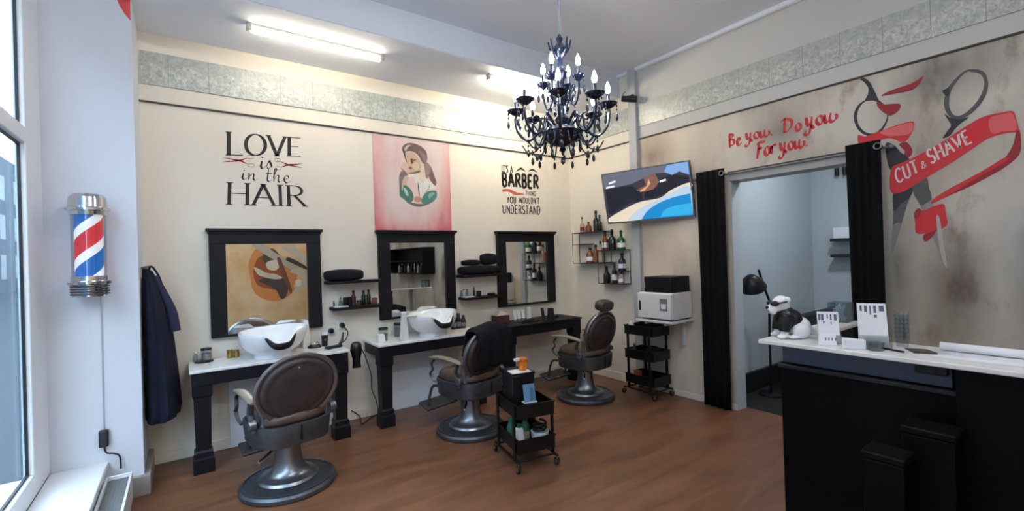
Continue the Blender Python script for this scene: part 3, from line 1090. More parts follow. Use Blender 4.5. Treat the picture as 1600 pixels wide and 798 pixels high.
    for s in (-1, 1):
        f.tube(spline([(s * 0.13, 0.24, 0.37), (s * 0.14, 0.33, 0.36), (s * 0.14, 0.38, 0.26), (s * 0.135, 0.40, 0.17)], 6), 0.012, 8)
    o = f.build('footrest', M['dark_steel'], t)
    MB().hexa([(-0.18, 0.36, 0.135), (0.18, 0.36, 0.135), (0.18, 0.50, 0.18), (-0.18, 0.50, 0.18)], [(-0.18, 0.354, 0.155), (0.18, 0.354, 0.155), (0.18, 0.494, 0.20), (-0.18, 0.494, 0.20)]).build('foot_plate', M['dark_steel'], o, bevel=0.006)
    MB().tube([(-0.07, -0.02, 0.30), (-0.15, -0.11, 0.285), (-0.23, -0.17, 0.27)], 0.009, 8).build('lever', M['chrome'], t)
    return t


CH = [barber_chair('brown leather barber chair nearest the window, seen from behind in front of the left basin', (-3.625, -1.0, 0), 0.16),
      barber_chair('middle barber chair with a dark towel over its round backrest', (-2.165, -0.965, 0), 0.24),
      barber_chair('barber chair nearest the corner with a padded headrest', (-0.765, -0.965, 0), 0.12, True, 0.92)]

# dark towel over the middle chair's backrest
def draped_towel():
    a = 0.24
    o = CH[1].location
    tilt = math.radians(13)

    def W(x, d, z):
        y = -0.205 + d * math.cos(tilt) - z * math.sin(tilt)
        zz = 0.70 + d * math.sin(tilt) + z * math.cos(tilt)
        return (o.x + x * math.cos(a) - y * math.sin(a), o.y + x * math.sin(a) + y * math.cos(a), zz)
    path = [(-0.074, -0.10), (-0.08, 0.0), (-0.078, 0.1), (-0.066, 0.19), (-0.04, 0.242), (0.0, 0.256), (0.05, 0.244), (0.09, 0.18), (0.094, 0.08), (0.092, -0.02)]
    path = spline(path, 4)
    rows = []
    for j, (d, z) in enumerate(path):
        row = []
        for i in range(25):
            u = -0.2 + 0.4 * i / 24
            wob = 0.004 * math.sin(i * 0.7 + j * 0.1) + 0.002 * math.sin(i * 1.7)
            drop = -0.03 * (u / 0.165) ** 2 * 1.2 if -0.05 < d < 0.07 and z > 0.15 else -0.012 * (u / 0.165) ** 2
            row.append(W(u + 0.02, d + (wob if d < 0.02 else -wob), z + drop + 0.006 * math.sin(i * 0.8) * (1 if j < 3 else 0)))
        rows.append(row)
    return MB().grid(rows).build('towel', M['towel'], smooth=70, solid=0.008)


tag(draped_towel(), 'dark charcoal towel draped over the backrest of the middle barber chair', 'towel')

# ================================================================== FLOATING SHELVES BETWEEN THE MIRRORS
def shelf(x0, x1, z, label, depth=0.17):
    r = 0.03
    w = (x1 - x0) / 2
    pts = [(-w, -0.0015), (w, -0.0015), (w, -depth + r)] + [(w - r + r * math.cos(a), -depth + r - r * math.sin(a)) for a in (0.4, 0.8, 1.2)] + [(w - r, -depth), (-w + r, -depth)] + [(-w + r - r * math.sin(a), -depth + r - r * math.cos(a)) for a in (0.4, 0.8, 1.2)] + [(-w, -depth + r)]
    t = MB().prism([(x, y, -0.026) for x, y in pts], (0, 0, 0.026)).build('floating_shelf', M['black_wood'], bevel=0.003)
    t.location = ((x0 + x1) / 2, 0, z)
    return tag(t, label, 'shelf', 'black floating shelves between the mirrors')


SA = shelf(-3.125, -2.64, 1.325, 'upper black floating shelf left of the poster mirror, carrying one long dark towel roll')
SB = shelf(-3.085, -2.64, 1.085, 'lower black floating shelf with small bottles and tubes, left of the poster mirror')
SC = shelf(-1.745, -1.225, 1.315, 'upper black floating shelf holding piled dark towels, right of the poster mirror')
SD = shelf(-1.725, -1.235, 1.072, 'lower black floating shelf with few small items, right of the poster mirror')


def towel_roll(x0, x1, y, z, ry, rz, label, name='rolled_towel', group=None):
    rows = []
    n = 28
    L = x1 - x0
    for i in range(22):
        u = i / 21
        e = min(1, 0.62 + 0.38 * math.sin(PI * u) ** 0.35)
        row = []
        for k in range(n):
            a = 2 * PI * k / n
            wob = 1 + 0.02 * math.sin(7 * u + 3 * a) + 0.015 * math.sin(17 * u + a)
            dy, dz = math.cos(a), math.sin(a)
            dy = math.copysign(abs(dy) ** 0.7, dy)
            dz = math.copysign(abs(dz) ** 0.7, dz)
            row.append((x0 + L * u, y + ry * e * wob * dy, z + rz + max(-rz, rz * (e * wob * dz))))
        rows.append(row)
    m = MB().grid(rows, closed=True)
    m.f.append(tuple(range(n)))
    m.mi.append(0)
    m.f.append(tuple(range(21 * n, 22 * n)))
    m.mi.append(0)
    return tag(m.build(name, M['towel'], smooth=60), label, 'towel', group)


towel_roll(-3.135, -2.80, -0.09, 1.3255, 0.085, 0.053, 'long dark towel roll on the upper shelf beside the window side mirror')
towel_roll(-1.745, -1.24, -0.09, 1.3155, 0.085, 0.05, 'thick dark folded towel lying at the bottom of the pile on the upper shelf')
towel_roll(-1.705, -1.50, -0.09, 1.4175, 0.065, 0.032, 'small dark towel roll on the left end of the towel pile')
towel_roll(-1.46, -1.28, -0.09, 1.4175, 0.07, 0.065, 'plump dark towel roll highest on the towel pile')


# ================================================================== SMALL GOODS
def bottle(name, label, cat, loc, r, h, body, cap=None, group=None, neck=0.4, label_m=None, n=20, caph=0.16, squat=0.62):
    t = thing(name, label, cat, loc, 0, group)
    rn = r * neck
    hs = h * squat
    MB().lathe([(r * 0.9, 0), (r, 0.004), (r, hs * 0.97), (r * 0.88, hs + r * 0.25), (rn * 1.1, hs + r * 0.85), (rn, hs + r * 1.1), (rn, h * (1 - caph))], n).build('body', body, t)
    if cap is not None:
        MB().lathe([(rn * 1.15, h * (1 - caph)), (rn * 1.2, h * (1 - caph) + 0.002), (rn * 1.1, h - 0.002), (rn * 0.9, h)], n).build('cap', cap, t)
    if label_m is not None:
        MB().lathe([(r * 1.008, hs * 0.25), (r * 1.015, hs * 0.27), (r * 1.015, hs * 0.7), (r * 1.008, hs * 0.72)], n, caps=False).build('paper_label', label_m, t)
    return t


def jar(name, label, cat, loc, r, h, body, lid, group=None, fill=None):
    t = thing(name, label, cat, loc, 0, group)
    MB().lathe([(r * 0.94, 0), (r, 0.004), (r, h * 0.8), (r * 0.96, h * 0.84)], 24).build('body', body, t)
    if fill is not None:
        MB().lathe([(r * 0.88, 0.004), (r * 0.88, h * 0.55)], 20).build('contents', fill, t)
    MB().lathe([(r * 1.03, h * 0.84), (r * 1.04, h * 0.86), (r * 1.04, h * 0.96), (r * 0.98, h)], 24).build('lid', lid, t)
    return t


def block(name, label, cat, loc, sx, sy, sz, m, rz=0, bevel=0.003, group=None, taper=1.0):
    b = MB().hexa([(-sx, -sy, 0), (sx, -sy, 0), (sx, sy, 0), (-sx, sy, 0)], [(-sx * taper, -sy * taper, sz), (sx * taper, -sy * taper, sz), (sx * taper, sy * taper, sz), (-sx * taper, sy * taper, sz)])
    o = b.build(name, m, bevel=bevel)
    o.location = loc
    o.rotation_euler = (0, 0, rz)
    return tag(o, label, cat, group)


T = 0.7505
# -- left table
tag(MB().lathe([(0.06, 0), (0.064, 0.003), (0.064, 0.008), (0.05, 0.01), (0.01, 0.01)], 28, (-4.06, -0.115, T)).build('round_tray', M['black_plastic']), 'round black tray on the left end of the left table', 'tray')
jar('glass_jar', 'clear glass jar with a dark lid on the round black tray', 'jar', (-4.045, -0.11, T + 0.011), 0.036, 0.095, M['clear'], M['black_plastic'], fill=mat('jar_fill', (150, 150, 150), 0.8))
bottle('spray_bottle', 'small clear bottle beside the lidded jar at the table end', 'bottle', (-4.115, -0.07, T), 0.018, 0.08, M['clear'], M['white_plastic'])
for dx, hh, lb in ((0.0, 0.068, 'taller gold canister on the left table beside the basin'), (0.046, 0.06, 'shorter gold canister on the left table, right of the taller one')):
    t = thing('canister', lb, 'canister', (-3.885 + dx, -0.09, T), 0, 'gold canisters on the left table')
    MB().lathe([(0.02, 0), (0.021, 0.003), (0.021, hh * 0.75), (0.019, hh * 0.78)], 20).build('body', M['gold'], t)
    MB().lathe([(0.0215, hh * 0.78), (0.0215, hh * 0.95), (0.019, hh)], 20).build('lid', M['gold'], t)
# clippers and chargers on the right of the left table
t = thing('clipper_stand', 'low black clipper charging stand right of the left basin', 'charging stand', (-3.248, -0.13, T))
MB().lathe([(0.055, 0), (0.058, 0.006), (0.05, 0.02), (0.035, 0.03)], 28, sy=0.8).build('base', M['black_plastic'], t)
MB().lathe([(0.036, 0.03), (0.038, 0.044), (0.03, 0.05)], 24, sy=0.8).build('cradle', M['chrome'], t)


def clipper(x, y, h, label, rz=0):
    t = thing('hair_clipper', label, 'hair clipper', (x, y, T), rz, 'black hair clippers on the left table')
    MB().hexa([(-0.022, -0.018, 0), (0.022, -0.018, 0), (0.022, 0.018, 0), (-0.022, 0.018, 0)], [(-0.027, -0.02, h * 0.8), (0.027, -0.02, h * 0.8), (0.027, 0.02, h * 0.8), (-0.027, 0.02, h * 0.8)]).build('body', M['black_plastic'], t, bevel=0.008)
    MB().hexa([(-0.024, -0.014, h * 0.81), (0.024, -0.014, h * 0.81), (0.024, 0.014, h * 0.81), (-0.024, 0.014, h * 0.81)], [(-0.022, -0.004, h), (0.022, -0.004, h), (0.022, 0.004, h), (-0.022, 0.004, h)]).build('blade', M['steel'], t)
    MB().box(-0.006, 0.006, -0.023, -0.018, h * 0.4, h * 0.55).build('switch', M['grey_plastic'], t)


clipper(-3.16, -0.12, 0.125, 'black hair clipper standing upright beside the charging stand')
# wall sockets with plugs
for x, z, lb in ((-3.075, 0.865, 'black plug in the wall left of the hanging hair dryer'), (-2.975, 0.905, 'black plug with a cable, high on the wall right of the window side mirror')):
    t = thing('wall_plug', lb, 'plug', (x, 0, z), 0, 'plugs on the wall over the left table')
    MB().box(-0.04, 0.04, -0.008, -0.0005, -0.04, 0.04).build('socket_plate', M['white_plastic'], t, bevel=0.003)
    MB().cyl((0, -0.008, 0), (0, -0.05, 0), 0.027, 0.02, 16).build('plug_body', M['black_plastic'], t, bevel=0.004)
tag(MB().tube(spline([(-2.975, -0.05, 0.9), (-2.95, -0.1, 0.85), (-2.985, -0.15, 0.79), (-3.05, -0.17, T + 0.008), (-3.09, -0.2, T + 0.006)], 6), 0.005, 8).build('clipper_cable', M['rubber']), 'black cable running from the wall plug down to the left table', 'cable')
t = thing('straightener', 'black hair tool lying on the right end of the left table', 'hair tool', (-3.105, -0.27, T), 0.3)
MB().box(-0.09, 0.05, -0.03, 0.03, 0.0, 0.022).build('body', M['black_plastic'], t, bevel=0.008)
MB().tube([(0.04, 0.0, 0.018), (0.065, 0.0, 0.06), (0.085, 0.01, 0.12)], [0.014, 0.012, 0.008], 10).build('handle', M['black_plastic'], t)

# hair dryer hanging from a hook at the right end of the left table
t = thing('hair_dryer', 'black hair dryer hanging nose down at the right end of the left table', 'hair dryer', (-2.955, -0.36, 0.70))
MB().lathe([(0.030, -0.11), (0.033, -0.10), (0.034, -0.05), (0.043, -0.02), (0.05, 0.03), (0.046, 0.07), (0.03, 0.09), (0.01, 0.095)], 24).build('barrel', M['black_plastic'], t)
MB().box(-0.035, 0.035, -0.012, 0.012, -0.135, -0.105).build('nozzle', M['rubber'], t, bevel=0.004)
MB().tube(spline([(0.02, 0.03, 0.03), (0.035, 0.075, 0.02), (0.045, 0.10, -0.04)], 5), [0.02] * 10 + [0.016], 12).build('handle', M['black_plastic'], t)
MB().tube([(-0.05, 0.0, 0.02), (-0.043, 0.0, 0.02), (-0.03, 0, 0.02)], 0.012, 8).build('hook', M['black_metal'], t)
dx = thing('dryer_cord', 'black hair dryer cord hanging down the wall to the floor', 'cord', (-2.80, -0.1, 0))
_o = Vector((-2.80, -0.1, 0))
MB().tube([Vector(p) - _o for p in spline([(-2.9027, -0.31, 0.7382), (-2.8384, -0.26, 0.6112), (-2.7662, -0.17, 0.4292), (-2.7409, -0.1, 0.2771), (-2.684, -0.05, 0.1435), (-2.6555, -0.03, 0.0141)], 8)], 0.0045, 8).build('cable', M['rubber'], dx)
MB().tube([Vector((p[0], p[1], max(p[2], 0.006))) - _o for p in spline([(-2.6557, -0.03, 0.0079), (-2.7303, -0.06, -0.0292), (-2.8718, -0.1989, 0.006), (-2.8418, -0.03, 0.0252), (-2.9179, -0.03, 0.0969)], 8)], 0.0045, 8).build('loop', M['rubber'], dx)

# -- middle table
jar('glass_jar', 'glass jar with a black pump lid at the left front of the middle table', 'jar', (-2.66, -0.23, T), 0.042, 0.12, M['clear'], M['black_plastic'], fill=M['grey_plastic'])
jar('glass_jar', 'glass jar with black lid between the tap stand and the middle basin', 'jar', (-2.46, -0.10, T), 0.042, 0.13, M['clear'], M['black_plastic'], fill=M['grey_plastic'])
block('card_box', 'small white box on the left corner of the middle table', 'box', (-2.715, -0.31, T), 0.035, 0.03, 0.075, M['white_plastic'], 0.1, taper=0.8)
for i, (x, hh, lb) in enumerate(((-1.86, 0.15, 'black bottle leaning left in the row right of the middle basin'), (-1.80, 0.165, 'middle black bottle of the row right of the middle basin'), (-1.74, 0.14, 'black bottle at the right end of the row beside the middle basin'))):
    bottle('product_bottle', lb, 'bottle', (x, -0.13, T), 0.028, hh, M['black_plastic'], M['dark_steel'], 'black bottles right of the middle basin', 0.55, M['grey_plastic'])

# -- black table
block('wooden_box', 'dark brown wooden box at the left end of the black table', 'box', (-1.235, -0.10, T), 0.085, 0.06, 0.085, M['wood_box'])
tag(MB().hexa([(-1.31, -0.15, T + 0.0855), (-1.15, -0.15, T + 0.0855), (-1.15, -0.05, T + 0.0855), (-1.31, -0.05, T + 0.0855)], [(-1.26, -0.13, T + 0.13), (-1.22, -0.13, T + 0.13), (-1.22, -0.07, T + 0.13), (-1.26, -0.07, T + 0.13)]).build('paper_bag', mat('beige_paper', (204, 186, 176), 0.8), bevel=0.004), 'beige folded paper on top of the dark wooden box', 'paper')
for i, (x, lb) in enumerate(((-1.06, 'leftmost of the three white tubes on the black table'), (-1.0, 'middle one of the three white tubes on the black table'), (-0.94, 'rightmost of the three white tubes on the black table'))):
    t = thing('product_tube', lb, 'tube', (x, -0.14, T), 0, 'white product tubes on the black table')
    MB().lathe([(0.021, 0), (0.021, 0.024)], 18).build('cap', M['grey_plastic'], t)
    b = MB()
    b.grid([[(0.021 * math.cos(2 * PI * k / 18) * (1 + 0.25 * u), 0.021 * math.sin(2 * PI * k / 18) * (1 - 0.9 * u), 0.025 + 0.1 * u) for k in range(18)] for u in (0, 0.25, 0.5, 0.75, 1)], closed=True)
    b.build('body', M['white_plastic'], t)
block('white_carton', 'tall white carton standing alone on the black table', 'box', (-0.825, -0.1, T), 0.022, 0.02, 0.135, M['card'])
t = thing('clipper_tray', 'flat black tray of combs lying on the black table', 'tray', (-0.98, -0.30, T), 0.05)
MB().box(-0.13, 0.13, -0.045, 0.045, 0, 0.012).build('base', M['black_plastic'], t, bevel=0.004)
MB().box(-0.11, 0.04, -0.025, -0.005, 0.012, 0.026).build('comb', M['rubber'], t, bevel=0.002)
MB().box(-0.06, 0.1, 0.005, 0.03, 0.012, 0.034).build('razor', M['dark_steel'], t, bevel=0.006)
t = thing('phone_stand', 'black stand leaning beside the black cup on the black table', 'stand', (-0.79, -0.34, T), -0.3)
MB().box(-0.04, 0.04, -0.03, 0.03, 0, 0.008).build('foot', M['black_plastic'], t, bevel=0.003)
MB().hexa([(-0.02, 0.0, 0.008), (0.02, 0.0, 0.008), (0.02, 0.012, 0.008), (-0.02, 0.012, 0.008)], [(-0.02, 0.045, 0.14), (0.02, 0.045, 0.14), (0.02, 0.055, 0.14), (-0.02, 0.055, 0.14)]).build('back', M['black_plastic'], t, bevel=0.003)
t = thing('black_cup', 'tall black cup on the right half of the black table', 'cup', (-0.70, -0.36, T))
MB().lathe([(0.043, 0), (0.045, 0.003), (0.036, 0.135), (0.033, 0.135), (0.04, 0.008), (0.01, 0.006)], 28).build('body', M['black_plastic'], t)
block('small_black_box', 'little flat black box at the far right of the black table', 'box', (-0.50, -0.22, T), 0.026, 0.018, 0.022, M['black_plastic'])

# -- goods on the small shelves
zs = 1.0855
SM = 'small goods on the lower shelf left of the poster mirror'
t = block('white_tray', 'thin white tray at the left end of the lower left shelf', 'tray', (-3.005, -0.105, zs), 0.06, 0.045, 0.01, M['white_plastic'], bevel=0.002)
for x, y, r, h, m, lb in ((-3.055, -0.06, 0.008, 0.06, 'black_plastic', 'thin black stick bottle standing leftmost on the lower left shelf'), (-2.99, -0.04, 0.012, 0.085, 'grey_plastic', 'slim grey bottle on the lower left shelf'),
                          (-2.885, -0.09, 0.021, 0.145, 'wood_box', 'dark reddish brown pointed bottle on the lower left shelf'), (-2.79, -0.09, 0.02, 0.14, 'black_plastic', 'first of two tall black bottles on the lower left shelf'),
                          (-2.742, -0.09, 0.02, 0.145, 'glass_olive', 'tall dark olive bottle beside the tall black one on the lower left shelf')):
    bottle('product_bottle', lb, 'bottle', (x, y, zs), r, h, M[m], M['black_plastic'], SM, 0.5)
for i, (x, lb) in enumerate(((-2.965, 'left one of three black cartons on the lower left shelf'), (-2.93, 'middle one of three black cartons on the lower left shelf'), (-2.915, 'right one of three black cartons on the lower left shelf'))):
    if i < 2:
        block('black_carton', lb.replace('three', 'two').replace('middle', 'right'), 'box', (-2.96 + i * 0.038, -0.085, zs), 0.017, 0.02, 0.085, M['black_wood'], group=SM)
jar('cream_jar', 'small dark jar in the middle of the lower left shelf', 'jar', (-2.84, -0.10, zs), 0.022, 0.05, M['wood_box'], M['black_plastic'])
jar('cream_jar', 'small reddish brown jar at the right end of the lower left shelf', 'jar', (-2.69, -0.10, zs), 0.024, 0.06, mat('rust', (116, 72, 62), 0.5), M['wood_box'])
zs = 1.0725
SM = 'small goods on the lower shelf right of the poster mirror'
block('white_tray', 'thin white tray on the lower shelf right of the poster mirror', 'tray', (-1.655, -0.1, zs), 0.06, 0.045, 0.01, M['white_plastic'], bevel=0.002)
for x, y, r, h, m, lb in ((-1.70, -0.035, 0.012, 0.075, 'grey_plastic', 'slim grey bottle leftmost on the lower right shelf'), (-1.665, -0.03, 0.011, 0.09, 'white_plastic', 'slim white bottle on the lower right shelf'),
                          (-1.625, -0.03, 0.012, 0.085, 'grey_plastic', 'grey bottle right of the white one on the lower right shelf'), (-1.565, -0.08, 0.012, 0.105, 'black_plastic', 'tallest black bottle on the lower right shelf')):
    bottle('product_bottle', lb, 'bottle', (x, y, zs), r, h, M[m], M['black_plastic'], SM, 0.6)
jar('black_pot', 'black pot on the lower right shelf beside the tall black bottle', 'jar', (-1.51, -0.09, zs), 0.026, 0.06, M['black_plastic'], M['black_plastic'])
block('trimmer', 'small dark trimmer lying at the right end of the lower right shelf', 'hair trimmer', (-1.34, -0.08, zs), 0.05, 0.015, 0.026, M['black_plastic'], 0.15, 0.006)


# ================================================================== RIGHT WALL
def tv():
    t = thing('television', 'flat television on the right wall tilted down, showing a blue and cream picture', 'television', (-0.185, -1.356, 2.114))
    t.rotation_euler = Matrix.Rotation(0.215, 3, 'Z').__matmul__(Matrix.Rotation(-0.211, 3, 'Y')).to_euler()
    W, H = 0.492, 0.283
    MB().box(0.0, 0.035, -W, W, -H, H).box(0.035, 0.06, -W * 0.6, W * 0.6, -H * 0.8, H * 0.4).build('casing', M['black_plastic'], t, bevel=0.004)
    MB().box(-0.004, 0.0, -W, -W + 0.012, -H, H).box(-0.004, 0.0, W - 0.012, W, -H, H).box(-0.004, 0.0, -W + 0.012, W - 0.012, H - 0.012, H).box(-0.005, 0.0, -W + 0.012, W - 0.012, -H, -H + 0.018).build('bezel', M['steel'], t, smooth=0)

    def em(n, c, s=0.27):
        return mat('screen_' + n, (8, 8, 8), 0.2, emit=c, es=s)
    scr = MB().box(-0.0015, 0.0, -W + 0.012, W - 0.012, -H + 0.018, H - 0.012).build('screen', em('dark', (58, 56, 68)), t, smooth=0)
    sx, sz = 2 * (W - 0.012), 2 * H - 0.03

    def pic(name, pts, m, lay):
        o = MB().prism([(-0.0016 - lay * 0.0004, W - 0.012 - u * sx, H - 0.012 - v * sz) for u, v in pts], (-0.0003, 0, 0)).build(name, m, scr, smooth=0)
        return o
    pic('picture_wall', [(0, 0), (1, 0), (1, 0.16), (0.62, 0.12), (0.35, 0.26), (0, 0.3)], em('haze', (104, 108, 124)), 0)
    pic('picture_sky', [(0.78, 0), (1, 0), (1, 0.24), (0.9, 0.15), (0.82, 0.2), (0.74, 0.12)], em('sky', (130, 170, 222)), 1)
    pic('picture_shadow', [(0.02, 0.3), (0.36, 0.3), (0.46, 0.48), (0.46, 0.62), (0.3, 0.64), (0.16, 0.76), (0.02, 0.84)], em('night', (34, 36, 48)), 0)
    pic('picture_shadow', [(0.68, 0.24), (0.82, 0.19), (0.99, 0.26), (0.99, 0.42), (0.8, 0.47), (0.6, 0.6), (0.48, 0.58), (0.5, 0.4), (0.64, 0.4)], em('night', (34, 33, 42)), 0)
    pic('picture_person', [(0.5, 0.16), (0.64, 0.12), (0.67, 0.3), (0.6, 0.42), (0.48, 0.45), (0.4, 0.4), (0.52, 0.32)], em('tan', (134, 92, 76)), 1)
    pic('picture_arm', [(0.555, 0.2), (0.575, 0.3), (0.5, 0.42), (0.44, 0.44), (0.45, 0.41), (0.53, 0.34)], em('skin', (216, 170, 140)), 2)
    pic('picture_deck', spline([(0.02, 0.99), (0.02, 0.9), (0.3, 0.7), (0.45, 0.63), (0.66, 0.6), (0.8, 0.47), (0.99, 0.38), (0.99, 0.5), (0.7, 0.7), (0.4, 0.99)], 5, True), em('cream', (226, 214, 190)), 2)
    pic('picture_band', spline([(0.24, 0.99), (0.4, 0.78), (0.6, 0.65), (0.8, 0.52), (0.99, 0.46), (0.99, 0.99)], 5)[:-1] + [(0.99, 0.99)], em('pale', (186, 206, 226)), 3)
    pic('picture_water', spline([(0.42, 0.99), (0.5, 0.83), (0.64, 0.7), (0.8, 0.62), (0.99, 0.58)], 5) + [(0.99, 0.99)], em('blue', (24, 136, 204)), 4)
    pic('picture_water', spline([(0.64, 0.97), (0.7, 0.84), (0.82, 0.78), (0.99, 0.76)], 5) + [(0.99, 0.97)], em('cyan', (52, 174, 228)), 5)
    for q in (((0.07, 0.17), (0.16, 0.14), (0.16, 0.18), (0.07, 0.21)), ((0.03, 0.25), (0.14, 0.24), (0.14, 0.27), (0.03, 0.29)), ((0.68, 0.27), (0.75, 0.25), (0.75, 0.29), (0.68, 0.31))):
        pic('picture_glint', q, em('white', (236, 240, 244)), 3)
    MB().tube([(0.06, 0, 0), (0.12, 0.05, 0.02), (0.17, 0.02, 0.03)], 0.018, 10).build('wall_arm', M['black_metal'], t)
    return t


tv()

# ---- wire shelf and bottles
t = thing('wire_shelf', 'black wire bottle shelf of two staggered frames on the cream wall under the television', 'shelf', (0, -0.6, 1.14))
YU0, YU1, YL0, YL1 = -0.155, -0.69, -0.585, -0.975


def wire_box(y0, y1, z0, z1, name):
    w = MB()
    for x in (-0.125, -0.006):
        for y in (y0, y1):
            w.cyl((x, y, z0), (x, y, z1), 0.0035, n=8)
        for z in (z0, z1):
            w.cyl((x, y0, z), (x, y1, z), 0.0035, n=8)
    for y in (y0, y1):
        for z in (z0, z1):
            w.cyl((-0.125, y, z), (-0.006, y, z), 0.0035, n=8)
    o = w.build(name, M['black_metal'], t)
    o.location = (0, 0.6, -1.14)
    return o


def ledge(y0, y1, z, o):
    MB().box(-0.124, -0.006, min(y0, y1), max(y0, y1), z - 0.006, z).build('ledge', M['black_metal'], o, smooth=0)


u = wire_box(YU0, YU1, 1.392, 1.775, 'upper_frame')
ledge(YU0, YU1, 1.775, u)
ledge(YU0, -0.42, 1.632, u)
ledge(YU0, YU1, 1.397, u)
l = wire_box(YL0, YL1, 1.148, 1.54, 'lower_frame')
ledge(YL0, YL1, 1.542, l)
ledge(-0.80, YL1, 1.300, l)
ledge(YL0, -0.78, 1.402, l)
ledge(YL0, YL1, 1.153, l)
BG = 'bottles on the wire shelf'
bl_ = [(-0.275, 1.7752, 0.030, 0.20, 'glass_pale', 'pale bottle with a black cap, leftmost on top of the wire shelf', 0.35, 0.5, 'glass_amber'),
       (-0.385, 1.7752, 0.040, 0.13, 'glass_amber', 'squat amber flask on top of the wire shelf', 0.3, 0.5, None),
       (-0.515, 1.7752, 0.036, 0.255, 'glass_olive', 'tall dark olive bottle on top of the wire shelf', 0.4, 0.55, None),
       (-0.575, 1.7752, 0.028, 0.20, 'glass_olive', 'slimmer olive bottle behind the tall one on top of the wire shelf', 0.4, 0.5, None),
       (-0.40, 1.3972, 0.050, 0.185, 'glass_amber', 'broad dark amber bottle with a pale label at the bottom of the upper wire frame', 0.35, 0.55, 'card'),
       (-0.495, 1.3972, 0.036, 0.22, 'glass_amber', 'amber bottle right of the broad amber one in the upper wire frame', 0.4, 0.6, None),
       (-0.575, 1.3972, 0.030, 0.26, 'glass_pale', 'pale pinkish bottle at the right end of the upper wire frame', 0.4, 0.6, None),
       (-0.655, 1.5422, 0.036, 0.235, 'glass_amber', 'reddish amber bottle leftmost on the lower wire frame top', 0.38, 0.55, 'card'),
       (-0.765, 1.5422, 0.048, 0.245, 'glass_dark', 'round black wine bottle on the lower wire frame top', 0.3, 0.5, None),
       (-0.90, 1.5422, 0.046, 0.225, 'glass_green', 'bright green bottle on the lower wire frame top', 0.3, 0.5, 'card'),
       (-0.905, 1.3002, 0.044, 0.205, 'glass_blue', 'navy bottle with a large pale label in the right of the lower wire frame', 0.38, 0.55, 'card'),
       (-0.665, 1.1532, 0.042, 0.20, 'glass_dark', 'stout black bottle at the bottom left of the lower wire frame', 0.36, 0.5, None),
       (-0.785, 1.1532, 0.032, 0.24, 'glass_olive', 'dark slim bottle at the bottom middle of the lower wire frame', 0.42, 0.6, 'card'),
       (-0.885, 1.1532, 0.032, 0.13, 'glass_pale', 'clear bottle with a white label at the bottom right of the lower wire frame', 0.5, 0.6, 'card')]
for y, z, r, h, m, lb, nk, sq, lm in bl_:
    bottle('bottle', lb, 'bottle', (-0.064, y, z + 0.0005), r, h, M[m], M['black_plastic'] if m != 'glass_green' else M['glass_green'], BG, nk, M[lm] if lm else None, 20, 0.14, sq)

# ---- steriliser cabinet on its wall bracket
t = thing('wall_bracket_shelf', 'white metal bracket shelf under the white towel cabinet', 'shelf', (0, -1.55, 0.80))
MB().box(-0.37, -0.001, -0.215, 0.22, 0.0, 0.022).build('plate', M['white_metal'], t, bevel=0.003)
for y in (-0.1, 0.13):
    MB().box(-0.33, -0.001, y - 0.014, y + 0.014, -0.03, 0.0).box(-0.03, -0.001, y - 0.014, y + 0.014, -0.26, -0.03).build('bracket', M['white_metal'], t, bevel=0.002)
t = thing('towel_cabinet', 'white towel warmer cabinet standing on the bracket shelf by the casing', 'cabinet', (-0.185, -1.555, 0.8225))
MB().box(-0.16, 0.165, -0.2, 0.2, 0.012, 0.275).build('body', M['white_plastic'], t, bevel=0.008)
MB().box(-0.186, -0.1605, -0.198, 0.198, 0.018, 0.27).build('door', M['white_plastic'], t, bevel=0.008)
MB().box(-0.192, -0.1862, 0.155, 0.175, 0.09, 0.19).build('handle', M['black_plastic'], t, bevel=0.003)
MB().box(-0.1875, -0.1862, -0.16, -0.075, 0.10, 0.22).build('door_print', M['grey_plastic'], t, smooth=0)
MB().hexa([(-0.1885, -0.145, 0.12), (-0.1885, -0.09, 0.12), (-0.1885, -0.085, 0.17), (-0.1885, -0.15, 0.17)], [(-0.1877, -0.145, 0.12), (-0.1877, -0.09, 0.12), (-0.1877, -0.085, 0.17), (-0.1877, -0.15, 0.17)]).build('print_cup', M['card'], t, smooth=0)
for x in (-0.13, 0.13):
    for y in (-0.17, 0.17):
        MB().cyl((x, y, 0), (x, y, 0.012), 0.014, n=12).build('foot', M['rubber'], t)
t = block('black_case', 'black box on top of the white towel cabinet', 'box', (-0.175, -1.575, 1.099), 0.155, 0.16, 0.155, M['black_wood'], bevel=0.006)


